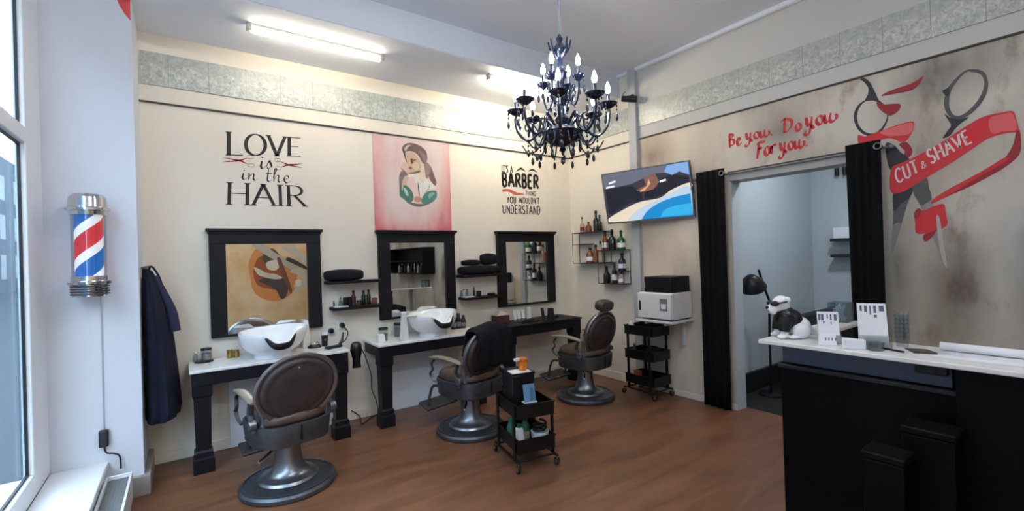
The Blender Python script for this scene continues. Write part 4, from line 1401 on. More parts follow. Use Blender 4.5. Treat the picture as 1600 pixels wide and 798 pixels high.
# ---- trolleys
def trolley(label, loc, rz, W=0.15, L=0.20, tiers=(0.13, 0.39, 0.645), dp=0.085):
    t = thing('trolley', label, 'trolley', loc, rz, 'black three tier trolleys')
    for i, z in enumerate(tiers):
        b = MB()
        b.box(-W, W, -L, L, z - 0.004, z)
        b.box(-W, -W + 0.005, -L, L, z, z + dp).box(W - 0.005, W, -L, L, z, z + dp)
        b.box(-W + 0.005, W - 0.005, -L, -L + 0.005, z, z + dp).box(-W + 0.005, W - 0.005, L - 0.005, L, z, z + dp)
        b.box(-W - 0.006, W + 0.006, -L - 0.006, -L + 0.007, z + dp, z + dp + 0.008).box(-W - 0.006, W + 0.006, L - 0.007, L + 0.006, z + dp, z + dp + 0.008)
        b.box(-W - 0.006, -W + 0.007, -L, L, z + dp, z + dp + 0.008).box(W - 0.007, W + 0.006, -L, L, z + dp, z + dp + 0.008)
        b.build('basket', M['black_metal'], t, smooth=0)
    for sx in (-1, 1):
        for sy in (-1, 1):
            x, y = sx * (W + 0.007), sy * (L - 0.05)
            MB().box(x - 0.006, x + 0.006, y - 0.014, y + 0.014, 0.078, tiers[-1] + dp).build('post', M['black_metal'], t, bevel=0.002)
    b = MB()
    for sx in (-1, 1):
        b.box(sx * (W + 0.007) - 0.008, sx * (W + 0.007) + 0.008, -L - 0.02, L + 0.02, 0.066, 0.08)
    b.box(-W, W, -L + 0.01, -L + 0.025, 0.068, 0.079).box(-W, W, L - 0.025, L - 0.01, 0.068, 0.079)
    b.build('base_frame', M['black_metal'], t, bevel=0.002)
    for sx in (-1, 1):
        for sy in (-1, 1):
            x, y = sx * (W + 0.007), sy * (L + 0.012)
            c = MB().cyl((x, y, 0.05), (x, y, 0.068), 0.006, n=8).box(x - 0.016, x - 0.012, y - 0.012, y + 0.018, 0.022, 0.052).box(x + 0.012, x + 0.016, y - 0.012, y + 0.018, 0.022, 0.052).build('caster', M['chrome'], t)
            MB().cyl((x - 0.011, y + 0.012, 0.026), (x + 0.011, y + 0.012, 0.026), 0.026, n=20).build('wheel', M['rubber'], c, bevel=0.004)
    return t


TA = trolley('black wheeled trolley in front of the middle chair, carrying an orange cup', (-2.14, -1.715, 0), math.radians(-12), 0.145, 0.20, (0.13, 0.37), 0.085)
TB = trolley('black three tier trolley against the wall below the white towel cabinet', (-0.205, -1.33, 0), 0.0, 0.135, 0.185)


def on_trolley(x, y, z, a=math.radians(-12), o=(-2.14, -1.715)):
    return (o[0] + x * math.cos(a) - y * math.sin(a), o[1] + x * math.sin(a) + y * math.cos(a), z)


RZ = math.radians(-12)
t = thing('storage_box', 'tall black storage box standing in the upper basket of the front trolley', 'box', on_trolley(-0.03, 0.03, 0.3705), RZ)
MB().box(-0.09, 0.09, -0.10, 0.10, 0, 0.265).build('body', M['black_plastic'], t, bevel=0.006)
MB().box(-0.095, 0.095, -0.105, 0.105, 0.265, 0.283).build('lid', M['black_plastic'], t, bevel=0.004)
block('white_notepad', 'thin white pad lying on the black storage box of the front trolley', 'notepad', on_trolley(-0.045, -0.03, 0.654), 0.075, 0.05, 0.008, M['card'], RZ, 0.001)
t = thing('orange_cup', 'orange cup with a lid on top of the front trolley', 'cup', on_trolley(-0.015, -0.03, 0.6625))
MB().lathe([(0.028, 0), (0.03, 0.004), (0.034, 0.06), (0.034, 0.064)], 28).build('body', M['orange'], t)
MB().lathe([(0.038, 0.064), (0.039, 0.068), (0.039, 0.084), (0.034, 0.09), (0.01, 0.091)], 28).build('lid', mat('orange_lid', (204, 100, 30), 0.4), t)
MB().box(-0.075, -0.03, -0.012, 0.012, 0.076, 0.094).build('white_tag', M['card'], t, bevel=0.002)
t = thing('blue_card_stand', 'pale blue card in a clear stand leaning on the front trolley box', 'card stand', on_trolley(-0.02, -0.125, 0.458), RZ)
MB().hexa([(-0.05, -0.04, 0), (0.05, -0.04, 0), (0.05, 0.012, 0), (-0.05, 0.012, 0)], [(-0.05, -0.04, 0.006), (0.05, -0.04, 0.006), (0.05, 0.012, 0.006), (-0.05, 0.012, 0.006)]).build('foot', M['white_plastic'], t)
MB().hexa([(-0.045, -0.03, 0.006), (0.045, -0.03, 0.006), (0.045, -0.026, 0.006), (-0.045, -0.026, 0.006)], [(-0.045, -0.004, 0.125), (0.045, -0.004, 0.125), (0.045, 0.0, 0.125), (-0.045, 0.0, 0.125)]).build('card', M['blue_card'], t, bevel=0.001)
MB().hexa([(0.0, -0.033, 0.02), (0.035, -0.033, 0.02), (0.035, -0.031, 0.02), (0.0, -0.031, 0.02)], [(0.006, -0.015, 0.1), (0.03, -0.015, 0.1), (0.03, -0.013, 0.1), (0.006, -0.013, 0.1)]).build('card_print', mat('card_teal', (70, 110, 140), 0.5), t, smooth=0)
t = thing('white_bottle', 'white plastic bottle at the left of the lower basket of the front trolley', 'bottle', on_trolley(-0.09, -0.11, 0.1305), RZ)
MB().hexa([(-0.035, -0.03, 0), (0.035, -0.03, 0), (0.035, 0.03, 0), (-0.035, 0.03, 0)], [(-0.03, -0.026, 0.15), (0.02, -0.026, 0.15), (0.02, 0.026, 0.15), (-0.03, 0.026, 0.15)]).build('body', M['white_plastic'], t, bevel=0.014, seg=3)
MB().cyl((-0.005, 0, 0.148), (-0.005, 0, 0.175), 0.014, n=14).build('cap', M['green'], t)
bottle('green_bottle', 'green bottle in the lower basket of the front trolley', 'bottle', on_trolley(-0.01, -0.03, 0.1305), 0.033, 0.20, M['green'], M['green'], None, 0.5, M['glass_pale'], 20, 0.2)
bottle('green_bottle', 'small green bottle behind the white bottle in the front trolley', 'bottle', on_trolley(-0.1, 0.03, 0.1305), 0.03, 0.18, M['green'], M['green'], None, 0.5, None, 20, 0.2)
t = thing('white_tub', 'white tub holding a black cable coil in the front trolley lower basket', 'tub', on_trolley(0.07, -0.11, 0.1305), RZ)
MB().lathe([(0.05, 0), (0.053, 0.004), (0.066, 0.10), (0.06, 0.10), (0.048, 0.008), (0.01, 0.006)], 32).build('body', M['white_plastic'], t)
tag(MB().tube([(on_trolley(0.07, -0.11, 0.235)[0] + 0.045 * math.cos(k * PI / 10), on_trolley(0.07, -0.11, 0.235)[1] + 0.045 * math.sin(k * PI / 10), 0.226 + k * 0.0016) for k in range(44)], 0.009, 8).build('cable_coil', M['rubber']), 'black cable coil resting in the white tub on the front trolley', 'cable')
# goods on the wall trolley
bottle('pump_bottle', 'white bottle standing in the top basket of the wall trolley', 'bottle', (-0.29, -1.20, 0.6455), 0.03, 0.16, M['white_plastic'], M['white_plastic'], None, 0.4)
block('folded_towel', 'dark bundle in the middle basket of the wall trolley', 'towel', (-0.2, -1.40, 0.3905), 0.09, 0.09, 0.13, M['towel'], 0.2, 0.04, None, 0.7)
bottle('black_bottle', 'black bottle left of the dark bundle on the wall trolley', 'bottle', (-0.25, -1.20, 0.3905), 0.026, 0.14, M['black_plastic'], M['steel'], None, 0.5)
block('red_box', 'small red box in the lower basket of the wall trolley', 'box', (-0.27, -1.25, 0.1305), 0.028, 0.03, 0.12, mat('box_red', (150, 66, 56), 0.5), 0.1)
block('cream_box', 'cream box at the left of the lower basket of the wall trolley', 'box', (-0.28, -1.185, 0.1305), 0.028, 0.026, 0.10, mat('box_cream', (200, 170, 150), 0.5), 0.0)

# ---- curtains of the passage
def curtain(y0, y1, ztop, label, x=-0.085):
    t = thing('curtain', label, 'curtain', (x, (y0 + y1) / 2, 0), 0, 'black curtains of the passage')
    rows = []
    n = 72
    for i in range(15):
        v = i / 14
        row = []
        for k in range(n + 1):
            u = k / n
            amp = 0.010 * (1.3 - v)
            w = (y1 - y0) * (0.94 + 0.06 * v)
            yy = (u - 0.5) * w + 0.008 * math.sin(2.2 * v + 4 * u)
            row.append((amp * math.sin(u * 2 * PI * 4 + 0.5 * math.sin(3 * v)) + 0.003 * math.sin(u * 31 + v * 4), yy, 0.012 + v * (ztop - 0.012)))
        rows.append(row)
    MB().grid(rows).build('cloth', M['curtain'], t, smooth=80, solid=0.005)
    g = MB()
    yy = -(y1 - y0) * 0.40
    g.tube([(-0.014, yy + 0.022 * math.cos(a * PI / 8), ztop - 0.045 + 0.022 * math.sin(a * PI / 8)) for a in range(16)], 0.005, 6, closed=True)
    g.build('eyelet', M['steel'], t)


curtain(-2.178, -1.885, 2.262, 'black curtain at the left side of the passage')
curtain(-3.352, -3.128, 2.262, 'black curtain at the right side of the passage, under the painted scissors')
t = thing('curtain_rod', 'slim grey curtain rod across the top of the passage', 'curtain rod', (-0.045, -2.62, 2.205))
MB().cyl((0, 0.77, 0), (0, -0.77, 0), 0.008, n=14).build('pole', M['steel'], t)
for y in (0.755, -0.755):
    MB().cyl((0, y, 0), (0.0445, y, 0), 0.008, n=10).ball((0, y * 1.025, 0), 0.018).build('bracket', M['steel'], t)

# ================================================================== RECEPTION COUNTER
t = thing('reception_counter', 'black reception counter with a thin white top at the right', 'counter', (-1.4, -4.0, 0))
tp = MB()
poly = [(-0.20, 0.82), (0.87, 0.82), (0.89, 0.66), (0.18, 0.66), (0.18, -1.6), (-0.20, -1.6)]
tp.prism([(x, y, 0.978) for x, y in poly], (0, 0, 0.022)).build('white_top', M['white_top'], t, bevel=0.004)
MB().box(-0.10, 0.16, -1.6, 0.75, 0.0, 0.868).build('body', M['counter_black'], t, bevel=0.004)
MB().box(-0.085, 0.16, 0.05, 0.745, 0.870, 0.978).build('upper_panel', M['counter_panel'], t, bevel=0.003)
MB().box(-0.085, 0.16, -1.6, 0.048, 0.870, 0.978).box(-0.155, -0.101, -1.6, 0.03, 0.0, 0.977).build('side_section', M['counter_black'], t, bevel=0.004)
MB().box(-0.125, -0.101, 0.03, 0.755, 0.845, 0.868).build('ledge', M['black_plastic'], t, bevel=0.004)
MB().box(-0.12, -0.0855, 0.06, 0.17, 0.925, 0.965).build('recess', M['rubber'], t, bevel=0.004)
MB().box(0.5, 0.52, 0.665, 0.815, 0.0, 0.977).build('wing_panel', mat('wing_grey', (150, 148, 150), 0.6), t, bevel=0.003)

CT = 1.0005
# dog figurine
def dog():
    t = thing('dog_figurine', 'white dog figurine in sunglasses and black jacket sitting on the counter tip', 'figurine', (-1.425, -3.27, CT), math.radians(138))
    # local +x = the way the dog looks
    body = MB()
    body.ball((-0.05, 0, 0.06), 0.06, 0.06, 0.06)
    body.ball((-0.02, 0, 0.095), 0.052, 0.052, 0.06)
    body.ball((0.012, 0, 0.125), 0.042, 0.046, 0.05)
    body.ball((0.03, 0, 0.16), 0.032, 0.034, 0.035)
    body.ball((0.04, 0, 0.193), 0.047, 0.046, 0.044)
    body.ball((0.06, 0, 0.178), 0.044, 0.04, 0.034)
    body.ball((0.085, 0, 0.164), 0.032, 0.034, 0.026)
    body.ball((0.09, 0.018, 0.152), 0.02, 0.016, 0.022)
    body.ball((0.09, -0.018, 0.152), 0.02, 0.016, 0.022)
    for s in (-1, 1):
        body.tube([(0.03, s * 0.034, 0.12), (0.042, s * 0.04, 0.06), (0.046, s * 0.04, 0.012)], [0.028, 0.022, 0.019], 12)
        body.ball((0.058, s * 0.041, 0.013), 0.027, 0.021, 0.0135)
        body.ball((-0.04, s * 0.05, 0.045), 0.048, 0.028, 0.043)
        body.ball((0.0, s * 0.056, 0.012), 0.032, 0.018, 0.0125)
        body.ball((0.026, s * 0.042, 0.215), 0.02, 0.013, 0.018)
    body.tube([(-0.06, 0, 0.07), (-0.10, 0.0, 0.04), (-0.15, 0.01, 0.014)], [0.045, 0.03, 0.008], 12)
    o = body.build('body', M['ceramic'], t, smooth=0)
    r = o.modifiers.new('remesh', 'REMESH')
    r.mode = 'VOXEL'
    r.voxel_size = 0.0045
    r.use_smooth_shade = True
    s_ = o.modifiers.new('smooth', 'SMOOTH')
    s_.factor = 0.5
    s_.iterations = 5
    jk = MB()
    jk.ball((-0.012, 0, 0.102), 0.056, 0.060, 0.058)
    jk.ball((0.016, 0, 0.122), 0.052, 0.055, 0.055)
    jk.ball((0.03, 0, 0.145), 0.036, 0.042, 0.03)
    for s in (-1, 1):
        jk.tube([(0.026, s * 0.036, 0.125), (0.042, s * 0.042, 0.075), (0.046, s * 0.042, 0.04)], [0.035, 0.03, 0.028], 14)
    o = jk.build('jacket', mat('jacket_black', (20, 20, 22), 0.35), t, smooth=0)
    r = o.modifiers.new('remesh', 'REMESH')
    r.mode = 'VOXEL'
    r.voxel_size = 0.0045
    r.use_smooth_shade = True
    s_ = o.modifiers.new('smooth', 'SMOOTH')
    s_.factor = 0.5
    s_.iterations = 4
    g = MB()
    for s in (-1, 1):
        g.ball((0.084, s * 0.023, 0.193), 0.023, 0.026, 0.016)
        g.tube([(0.086, s * 0.038, 0.196), (0.06, s * 0.05, 0.2), (0.03, s * 0.05, 0.206)], 0.0045, 6)
    g.box(0.094, 0.103, -0.01, 0.01, 0.194, 0.2)
    g.build('sunglasses', M['black_plastic'], t)
    MB().ball((0.114, 0, 0.17), 0.010, 0.013, 0.009).build('nose', M['black_plastic'], t)


dog()


def card_stand(name, label, loc, rz, w, h, rows, small):
    t = thing(name, label, 'leaflet stand', loc, rz, 'white leaflet stands on the counter')
    # front towards -y, leaning back
    MB().hexa([(-w, 0.0, 0), (w, 0.0, 0), (w, 0.03, 0), (-w, 0.03, 0)], [(-w, 0.05, h), (w, 0.05, h), (w, 0.062, h), (-w, 0.062, h)]).build('leaflet', M['card'], t, bevel=0.002)
    p = MB()
    for u, v0, v1, ww in rows:
        def pt(uu, vv, d=0.0008):
            return (-w + uu * 2 * w, 0.05 * vv - d, h * vv)
        p.hexa([pt(u, v0), pt(u + ww, v0), pt(u + ww, v1), pt(u, v1)], [pt(u, v0, 0.0002), pt(u + ww, v0, 0.0002), pt(u + ww, v1, 0.0002), pt(u, v1, 0.0002)])
    p.build('print', mat('leaflet_print', (88, 90, 110), 0.6), t, smooth=0)
    MB().box(-w * 1.05, w * 1.05, -0.035, -0.003, 0, h * 0.28).build('holder', M['clear'], t, bevel=0.002)
    if small:
        MB().hexa([(-w * 1.25, -0.075, 0), (w * 0.45, -0.075, 0), (w * 0.45, -0.037, 0), (-w * 1.25, -0.037, 0)], [(-w * 1.1, -0.06, h * 0.36), (w * 0.4, -0.06, h * 0.36), (w * 0.4, -0.037, h * 0.36), (-w * 1.1, -0.037, h * 0.36)]).build('card_block', M['card'], t, bevel=0.002)
        l = MB()
        for i in range(4):
            x = -w * 0.6 + i * 0.014
            l.hexa([(x, -0.0690, h * 0.15), (x + 0.006, -0.0690, h * 0.15), (x + 0.006, -0.0655, h * 0.25), (x, -0.0655, h * 0.25)], [(x, -0.0684, h * 0.15), (x + 0.006, -0.0684, h * 0.15), (x + 0.006, -0.0645, h * 0.25), (x, -0.0645, h * 0.25)])
        l.build('card_print', M['grey_plastic'], t, smooth=0)
    return t


card_stand('leaflet_stand', 'smaller white leaflet stand on the counter, next to the dog figurine', (-1.45, -3.475, CT), math.radians(-63), 0.047, 0.155,
           [(0.05, 0.72, 0.93, 0.1), (0.18, 0.72, 0.93, 0.12), (0.26, 0.62, 0.7, 0.07), (0.45, 0.78, 0.93, 0.06), (0.6, 0.74, 0.93, 0.08), (0.61, 0.6, 0.68, 0.05), (0.78, 0.72, 0.93, 0.13)], True)
card_stand('leaflet_stand', 'taller white leaflet stand on the counter, right of the smaller one', (-1.425, -3.66, CT), math.radians(-63), 0.058, 0.21,
           [(0.08, 0.82, 0.95, 0.08), (0.24, 0.8, 0.95, 0.09), (0.42, 0.74, 0.95, 0.05), (0.56, 0.78, 0.95, 0.1), (0.56, 0.68, 0.74, 0.1), (0.75, 0.82, 0.95, 0.17)], False)
block('card_box', 'low white card box in front of the taller leaflet stand', 'box', (-1.525, -3.605, CT), 0.045, 0.022, 0.045, M['card'], math.radians(-63))
t = thing('clear_cup', 'short clear plastic cup in front of the taller leaflet stand', 'cup', (-1.505, -3.685, CT))
MB().lathe([(0.03, 0), (0.034, 0.003), (0.036, 0.038), (0.033, 0.038), (0.03, 0.004)], 28).build('body', M['clear'], t)
t = thing('cup_stack', 'tall stack of clear plastic cups on the counter beside the right curtain', 'cups', (-1.335, -3.745, CT))
for i in range(7):
    MB().lathe([(0.022, 0), (0.03, 0.05), (0.0315, 0.052)], 24, (0, 0, 0.001 + i * 0.021), caps=False).build('cup', M['clear'], t)
t = thing('magazine', 'small dark covered magazine lying on the counter', 'magazine', (-1.42, -3.83, CT), math.radians(30))
MB().box(-0.06, 0.06, -0.042, 0.042, 0.0, 0.005).build('pages', M['paper'], t, smooth=0)
MB().hexa([(-0.06, -0.042, 0.0051), (0.06, -0.042, 0.0051), (0.06, 0.042, 0.0051), (-0.06, 0.042, 0.0051)], [(-0.06, -0.042, 0.012), (0.06, -0.042, 0.0062), (0.06, 0.042, 0.0062), (-0.06, 0.042, 0.014)]).build('cover', mat('cover_brown', (80, 72, 62), 0.5), t, smooth=0)
t = thing('pen', 'black pen on the counter beside the taller leaflet stand', 'pen', (-1.47, -3.745, CT), math.radians(70))
MB().cyl((-0.045, 0, 0.005), (0.045, 0, 0.005), 0.0045, n=10).build('barrel', M['black_plastic'], t)
MB().cyl((0.045, 0, 0.005), (0.056, 0, 0.005), 0.0045, 0.001, n=10).build('tip', M['steel'], t)
t = thing('paper_roll', 'rolled white paper lying on the right end of the counter', 'paper', (-1.39, -4.12, CT))
rows = []
for i in range(2):
    y = (0.24, -0.5)[i]
    row = [(-0.10, y, 0.001), (-0.02, y, 0.001), (0.06, y, 0.0015)] + [(0.075 - 0.02 * math.sin(a) * 1.0 + 0.0, y, 0.021 - 0.0195 * math.cos(a)) for a in [PI * q / 8 for q in range(-1, -15, -1)]]
    rows.append(row)
MB().grid(rows).build('sheet', M['card'], t, smooth=60, solid=0.0016)
t = thing('acrylic_box', 'clear acrylic box with small goods on the counter wing', 'box', (-0.62, -3.245, CT))
MB().box(-0.06, 0.06, -0.055, 0.055, 0, 0.006).box(-0.06, -0.056, -0.055, 0.055, 0.006, 0.13).box(0.056, 0.06, -0.055, 0.055, 0.006, 0.13).box(-0.056, 0.056, 0.051, 0.055, 0.006, 0.13).box(-0.056, 0.056, -0.055, -0.051, 0.006, 0.13).build('walls', M['clear'], t, smooth=0)
c = MB()
for i in range(9):
    c.tube([(-0.04 + 0.01 * i, 0.03 - 0.013 * (i % 5), 0.008), (-0.045 + 0.011 * i, 0.02 - 0.01 * (i % 4), 0.09 + 0.012 * (i % 3))], 0.006, 6)
c.build('contents', M['paper'], t)

# tall black bins in front of the counter
for nm, x, y, h, sx, sy, lb in (('black_bin', -1.64, -3.91, 0.735, 0.075, 0.085, 'taller black bin standing against the counter front'), ('black_bin', -1.80, -3.80, 0.64, 0.07, 0.07, 'shorter black bin in front of the counter')):
    t = thing(nm, lb, 'bin', (x, y, 0), 0.0, 'black bins by the counter')
    MB().hexa([(-sx * 0.92, -sy * 0.92, 0), (sx * 0.92, -sy * 0.92, 0), (sx * 0.92, sy * 0.92, 0), (-sx * 0.92, sy * 0.92, 0)], [(-sx, -sy, h - 0.03), (sx, -sy, h - 0.03), (sx, sy, h - 0.03), (-sx, sy, h - 0.03)]).build('body', M['counter_black'], t, bevel=0.006)
    MB().box(-sx * 1.04, sx * 1.04, -sy * 1.04, sy * 1.04, h - 0.03, h).build('lid', mat('bin_lid', (8, 8, 9), 0.55, spec=0.15), t, bevel=0.006)

# ================================================================== ANNEX ROOM
t = thing('floor_lamp', 'black floor lamp with a drooping dome shade in the annex behind the counter', 'floor lamp', (0.70, -2.16, 0))
MB().lathe([(0.11, 0), (0.115, 0.006), (0.11, 0.02), (0.02, 0.026)], 32).build('base', M['black_metal'], t)
MB().tube([(0, 0, 0.02), (0.0, 0, 0.55), (0.045, 0.01, 0.96)], 0.013, 10).build('pole', M['black_metal'], t)
MB().tube([(0.045, 0.01, 0.96), (-0.07, 0.01, 1.13), (-0.16, 0.01, 1.29)], 0.012, 10).build('arm', M['black_metal'], t)
sh = MB().lathe([(0.02, 0.06), (0.045, 0.05), (0.10, -0.01), (0.13, -0.08), (0.127, -0.08), (0.09, -0.005), (0.03, 0.04)], 36).build('lamp_shade', M['black_metal'], t)
sh.location = (-0.31, 0.01, 1.19)
sh.rotation_euler = (0.15, -0.55, 0)
t = thing('sofa', 'black sofa in the annex, only its back top showing over the counter wing', 'sofa', (1.45, -2.65, 0))
MB().box(-0.55, 0.6, -0.4, 0.25, 0.08, 0.42).build('seat', M['sofa'], t, bevel=0.03, seg=3)
MB().hexa([(-0.55, 0.2, 0.3), (0.6, 0.2, 0.3), (0.6, 0.36, 0.3), (-0.55, 0.36, 0.3)], [(-0.55, 0.3, 0.80), (0.6, 0.3, 0.80), (0.6, 0.40, 0.80), (-0.55, 0.40, 0.80)]).build('backrest', M['sofa'], t, bevel=0.03, seg=3)
for x in (-0.6, 0.6):
    MB().box(x - 0.05, x + 0.05, -0.4, 0.3, 0.08, 0.58).build('sofa_arm', M['sofa'], t, bevel=0.02)
for x in (-0.55, 0.55):
    for y in (-0.35, 0.25):
        MB().cyl((x, y, 0), (x, y, 0.08), 0.02, n=12).build('leg', M['chrome'], t)
for z, lb in ((1.60, 'upper dark shelf on the far annex wall, seen beside the right curtain'), (1.41, 'lower dark shelf on the far annex wall, seen beside the right curtain')):
    s = MB().box(-0.16, 0.0, -0.4, 0.4, -0.035, 0.0).build('wall_shelf', M['sofa'], bevel=0.003)
    s.location = (2.349, -2.60, z)
    tag(s, lb, 'shelf', 'dark shelves in the annex')
block('white_box', 'white box on the upper dark shelf in the annex', 'box', (2.27, -2.36, 1.6005), 0.06, 0.13, 0.13, M['card'])
t = thing('wall_rack', 'black rack of small bottles high on the far annex wall', 'rack', (2.30, -2.42, 2.50))
MB().box(-0.05, 0.05, -0.2, 0.2, 0.0, 0.02).build('rail', M['black_metal'], t)
for i in range(5):
    MB().lathe([(0.02, -0.02), (0.022, 0.0), (0.022, 0.09), (0.008, 0.1), (0.008, 0.12)], 14, (0, 0.16 - i * 0.08, -0.12)).build('bottle', M['black_plastic'], t)

# ================================================================== BEHIND THE CAMERA (seen in the mirrors)
t = thing('display_cabinet', 'black wall cabinet with bottles on the right wall, seen only in the middle mirror', 'cabinet', (0, -4.95, 1.2))
MB().box(-0.28, -0.001, -0.95, 0.85, 0.0, 0.02).box(-0.28, -0.001, -0.95, 0.85, 0.53, 0.55).box(-0.28, -0.001, -0.95, -0.93, 0.02, 0.53).box(-0.28, -0.001, 0.83, 0.85, 0.02, 0.53).box(-0.03, -0.001, -0.93, 0.83, 0.02, 0.53).box(-0.27, -0.03, -0.93, 0.83, 0.26, 0.275).build('carcass', M['black_wood'], t, smooth=0)
for i in range(8):
    bottle('bottle', 'bottle in the black cabinet seen in the middle mirror', 'bottle', (-0.16, -5.6 + i * 0.17, 1.2205), 0.03, 0.2, M['glass_dark' if i % 3 else 'glass_pale'], M['chrome' if i % 2 else 'black_plastic'], 'bottles in the black cabinet')


# ================================================================== PAINTED AND STUCK LETTERING
def stroke(pts, wf):
    """ribbon around a 2-D polyline; wf(dirx, diry, i, n) gives the width"""
    n = len(pts)
    L, R_ = [], []
    for i, (x, y) in enumerate(pts):
        a = pts[max(i - 1, 0)]
        b = pts[min(i + 1, n - 1)]
        dx, dy = b[0] - a[0], b[1] - a[1]
        q = math.hypot(dx, dy) or 1e-6
        dx, dy = dx / q, dy / q
        w = wf(dx, dy, i, n) / 2
        L.append((x - dy * w, y + dx * w))
        R_.append((x + dy * w, y - dx * w))
    return L, R_


G = {}   # glyph: (width, strokes)
G['L'] = (0.62, [[(0.08, 0), (0.08, 1)], [(0.08, 0), (0.6, 0)]])
G['O'] = (0.8, [arc(0.4, 0.5, 0.38, 0.5, 90, 450, 28)])
G['V'] = (0.72, [[(0.02, 1), (0.37, 0)], [(0.37, 0), (0.7, 1)]])
G['E'] = (0.6, [[(0.08, 0), (0.08, 1)], [(0.08, 1), (0.56, 1)], [(0.08, 0.52), (0.45, 0.52)], [(0.08, 0), (0.58, 0)]])
G['H'] = (0.78, [[(0.1, 0), (0.1, 1)], [(0.68, 0), (0.68, 1)], [(0.1, 0.52), (0.68, 0.52)]])
G['A'] = (0.74, [[(0.02, 0), (0.36, 1)], [(0.36, 1), (0.72, 0)], [(0.16, 0.36), (0.58, 0.36)]])
G['I'] = (0.26, [[(0.13, 0), (0.13, 1)]])
G['R'] = (0.68, [[(0.09, 0), (0.09, 1)], [(0.09, 1), (0.3, 1)] + arc(0.32, 0.76, 0.26, 0.24, 90, -90, 10) + [(0.09, 0.52)], [(0.3, 0.52), (0.68, 0)]])
G['B'] = (0.62, [[(0.08, 0), (0.08, 1)], [(0.08, 1), (0.28, 1)] + arc(0.3, 0.76, 0.22, 0.24, 90, -90, 8) + [(0.08, 0.52)], [(0.08, 0.52), (0.28, 0.52)] + arc(0.3, 0.26, 0.27, 0.26, 90, -90, 8) + [(0.08, 0)]])
G['C'] = (0.66, [arc(0.38, 0.5, 0.33, 0.5, 45, 315, 20)])
G['U'] = (0.66, [[(0.08, 1), (0.08, 0.3)] + arc(0.33, 0.27, 0.25, 0.27, 180, 360, 12) + [(0.58, 1)]])
G['T'] = (0.6, [[(0.3, 0), (0.3, 1)], [(0.02, 1), (0.58, 1)]])
G['S'] = (0.56, [arc(0.28, 0.75, 0.23, 0.25, 30, 270, 12) + arc(0.28, 0.25, 0.24, 0.25, 90, -150, 12)])
G['N'] = (0.7, [[(0.08, 0), (0.08, 1)], [(0.08, 1), (0.62, 0)], [(0.62, 0), (0.62, 1)]])
G['D'] = (0.68, [[(0.08, 0), (0.08, 1)], [(0.08, 1), (0.25, 1)] + arc(0.27, 0.5, 0.34, 0.5, 90, -90, 14) + [(0.08, 0)]])
G['G'] = (0.68, [arc(0.38, 0.5, 0.33, 0.5, 45, 330, 20), [(0.66, 0.25), (0.66, 0.45), (0.42, 0.45)]])
G['Y'] = (0.66, [[(0.02, 1), (0.33, 0.48)], [(0.64, 1), (0.33, 0.48)], [(0.33, 0.48), (0.33, 0)]])
G['W'] = (0.95, [[(0.02, 1), (0.25, 0)], [(0.25, 0), (0.48, 0.9)], [(0.48, 0.9), (0.7, 0)], [(0.7, 0), (0.93, 1)]])
G["'"] = (0.16, [[(0.08, 1), (0.06, 0.78)]])
G['&'] = (0.62, [[(0.6, 0.05), (0.2, 0.66)] + arc(0.29, 0.8, 0.13, 0.18, 200, -20, 10) + [(0.12, 0.36)] + arc(0.25, 0.2, 0.2, 0.2, 140, 330, 10) + [(0.58, 0.5)]])
G[' '] = (0.34, [])
# script letters, x-height 0.5
G['i_'] = (0.27, [spline([(0.0, 0.1), (0.09, 0.46), (0.09, 0.44), (0.06, 0.1), (0.14, 0.0), (0.27, 0.16)], 5), [(0.12, 0.66), (0.13, 0.74)]])
G['s_'] = (0.33, [spline([(0.0, 0.1), (0.14, 0.5), (0.17, 0.42), (0.24, 0.14), (0.12, -0.01), (0.04, 0.06)], 5)])
G['n_'] = (0.5, [spline([(0.02, 0.42), (0.08, 0.48), (0.07, 0.2), (0.05, 0.0)], 5), spline([(0.06, 0.16), (0.2, 0.46), (0.29, 0.44), (0.27, 0.14), (0.34, 0.0), (0.48, 0.16)], 5)])
G['t_'] = (0.32, [spline([(0.14, 0.95), (0.09, 0.4), (0.08, 0.08), (0.17, 0.0), (0.3, 0.16)], 5), [(0.0, 0.58), (0.28, 0.6)]])
G['h_'] = (0.5, [spline([(0.02, 0.3), (0.18, 0.86), (0.13, 0.98), (0.08, 0.7), (0.06, 0.0)], 5), spline([(0.06, 0.16), (0.2, 0.46), (0.29, 0.44), (0.27, 0.14), (0.34, 0.0), (0.48, 0.16)], 5)])
G['e_'] = (0.4, [spline([(0.06, 0.22), (0.26, 0.34), (0.24, 0.48), (0.12, 0.46), (0.05, 0.22), (0.14, 0.0), (0.26, 0.03), (0.38, 0.18)], 5)])
G['y_'] = (0.5, [spline([(0.0, 0.42), (0.08, 0.5), (0.1, 0.2), (0.17, 0.06), (0.27, 0.2)], 5), spline([(0.36, 0.54), (0.31, 0.2), (0.22, -0.26), (0.08, -0.44), (-0.06, -0.36), (0.06, -0.2)], 5), spline([(0.3, 0.05), (0.38, -0.12), (0.36, -0.2)], 4)])
G['o_'] = (0.4, [arc(0.19, 0.24, 0.15, 0.25, 100, 460, 18)])
G['u_'] = (0.56, [spline([(0.02, 0.5), (0.02, 0.14), (0.1, 0.0), (0.22, 0.14)], 5), spline([(0.28, 0.54), (0.24, 0.14), (0.34, -0.02), (0.5, 0.1), (0.54, 0.3), (0.48, 0.4)], 5)])
G['r_'] = (0.36, [spline([(0.06, 0.5), (0.06, 0.0)], 5), spline([(0.06, 0.3), (0.18, 0.5), (0.36, 0.5)], 5)])
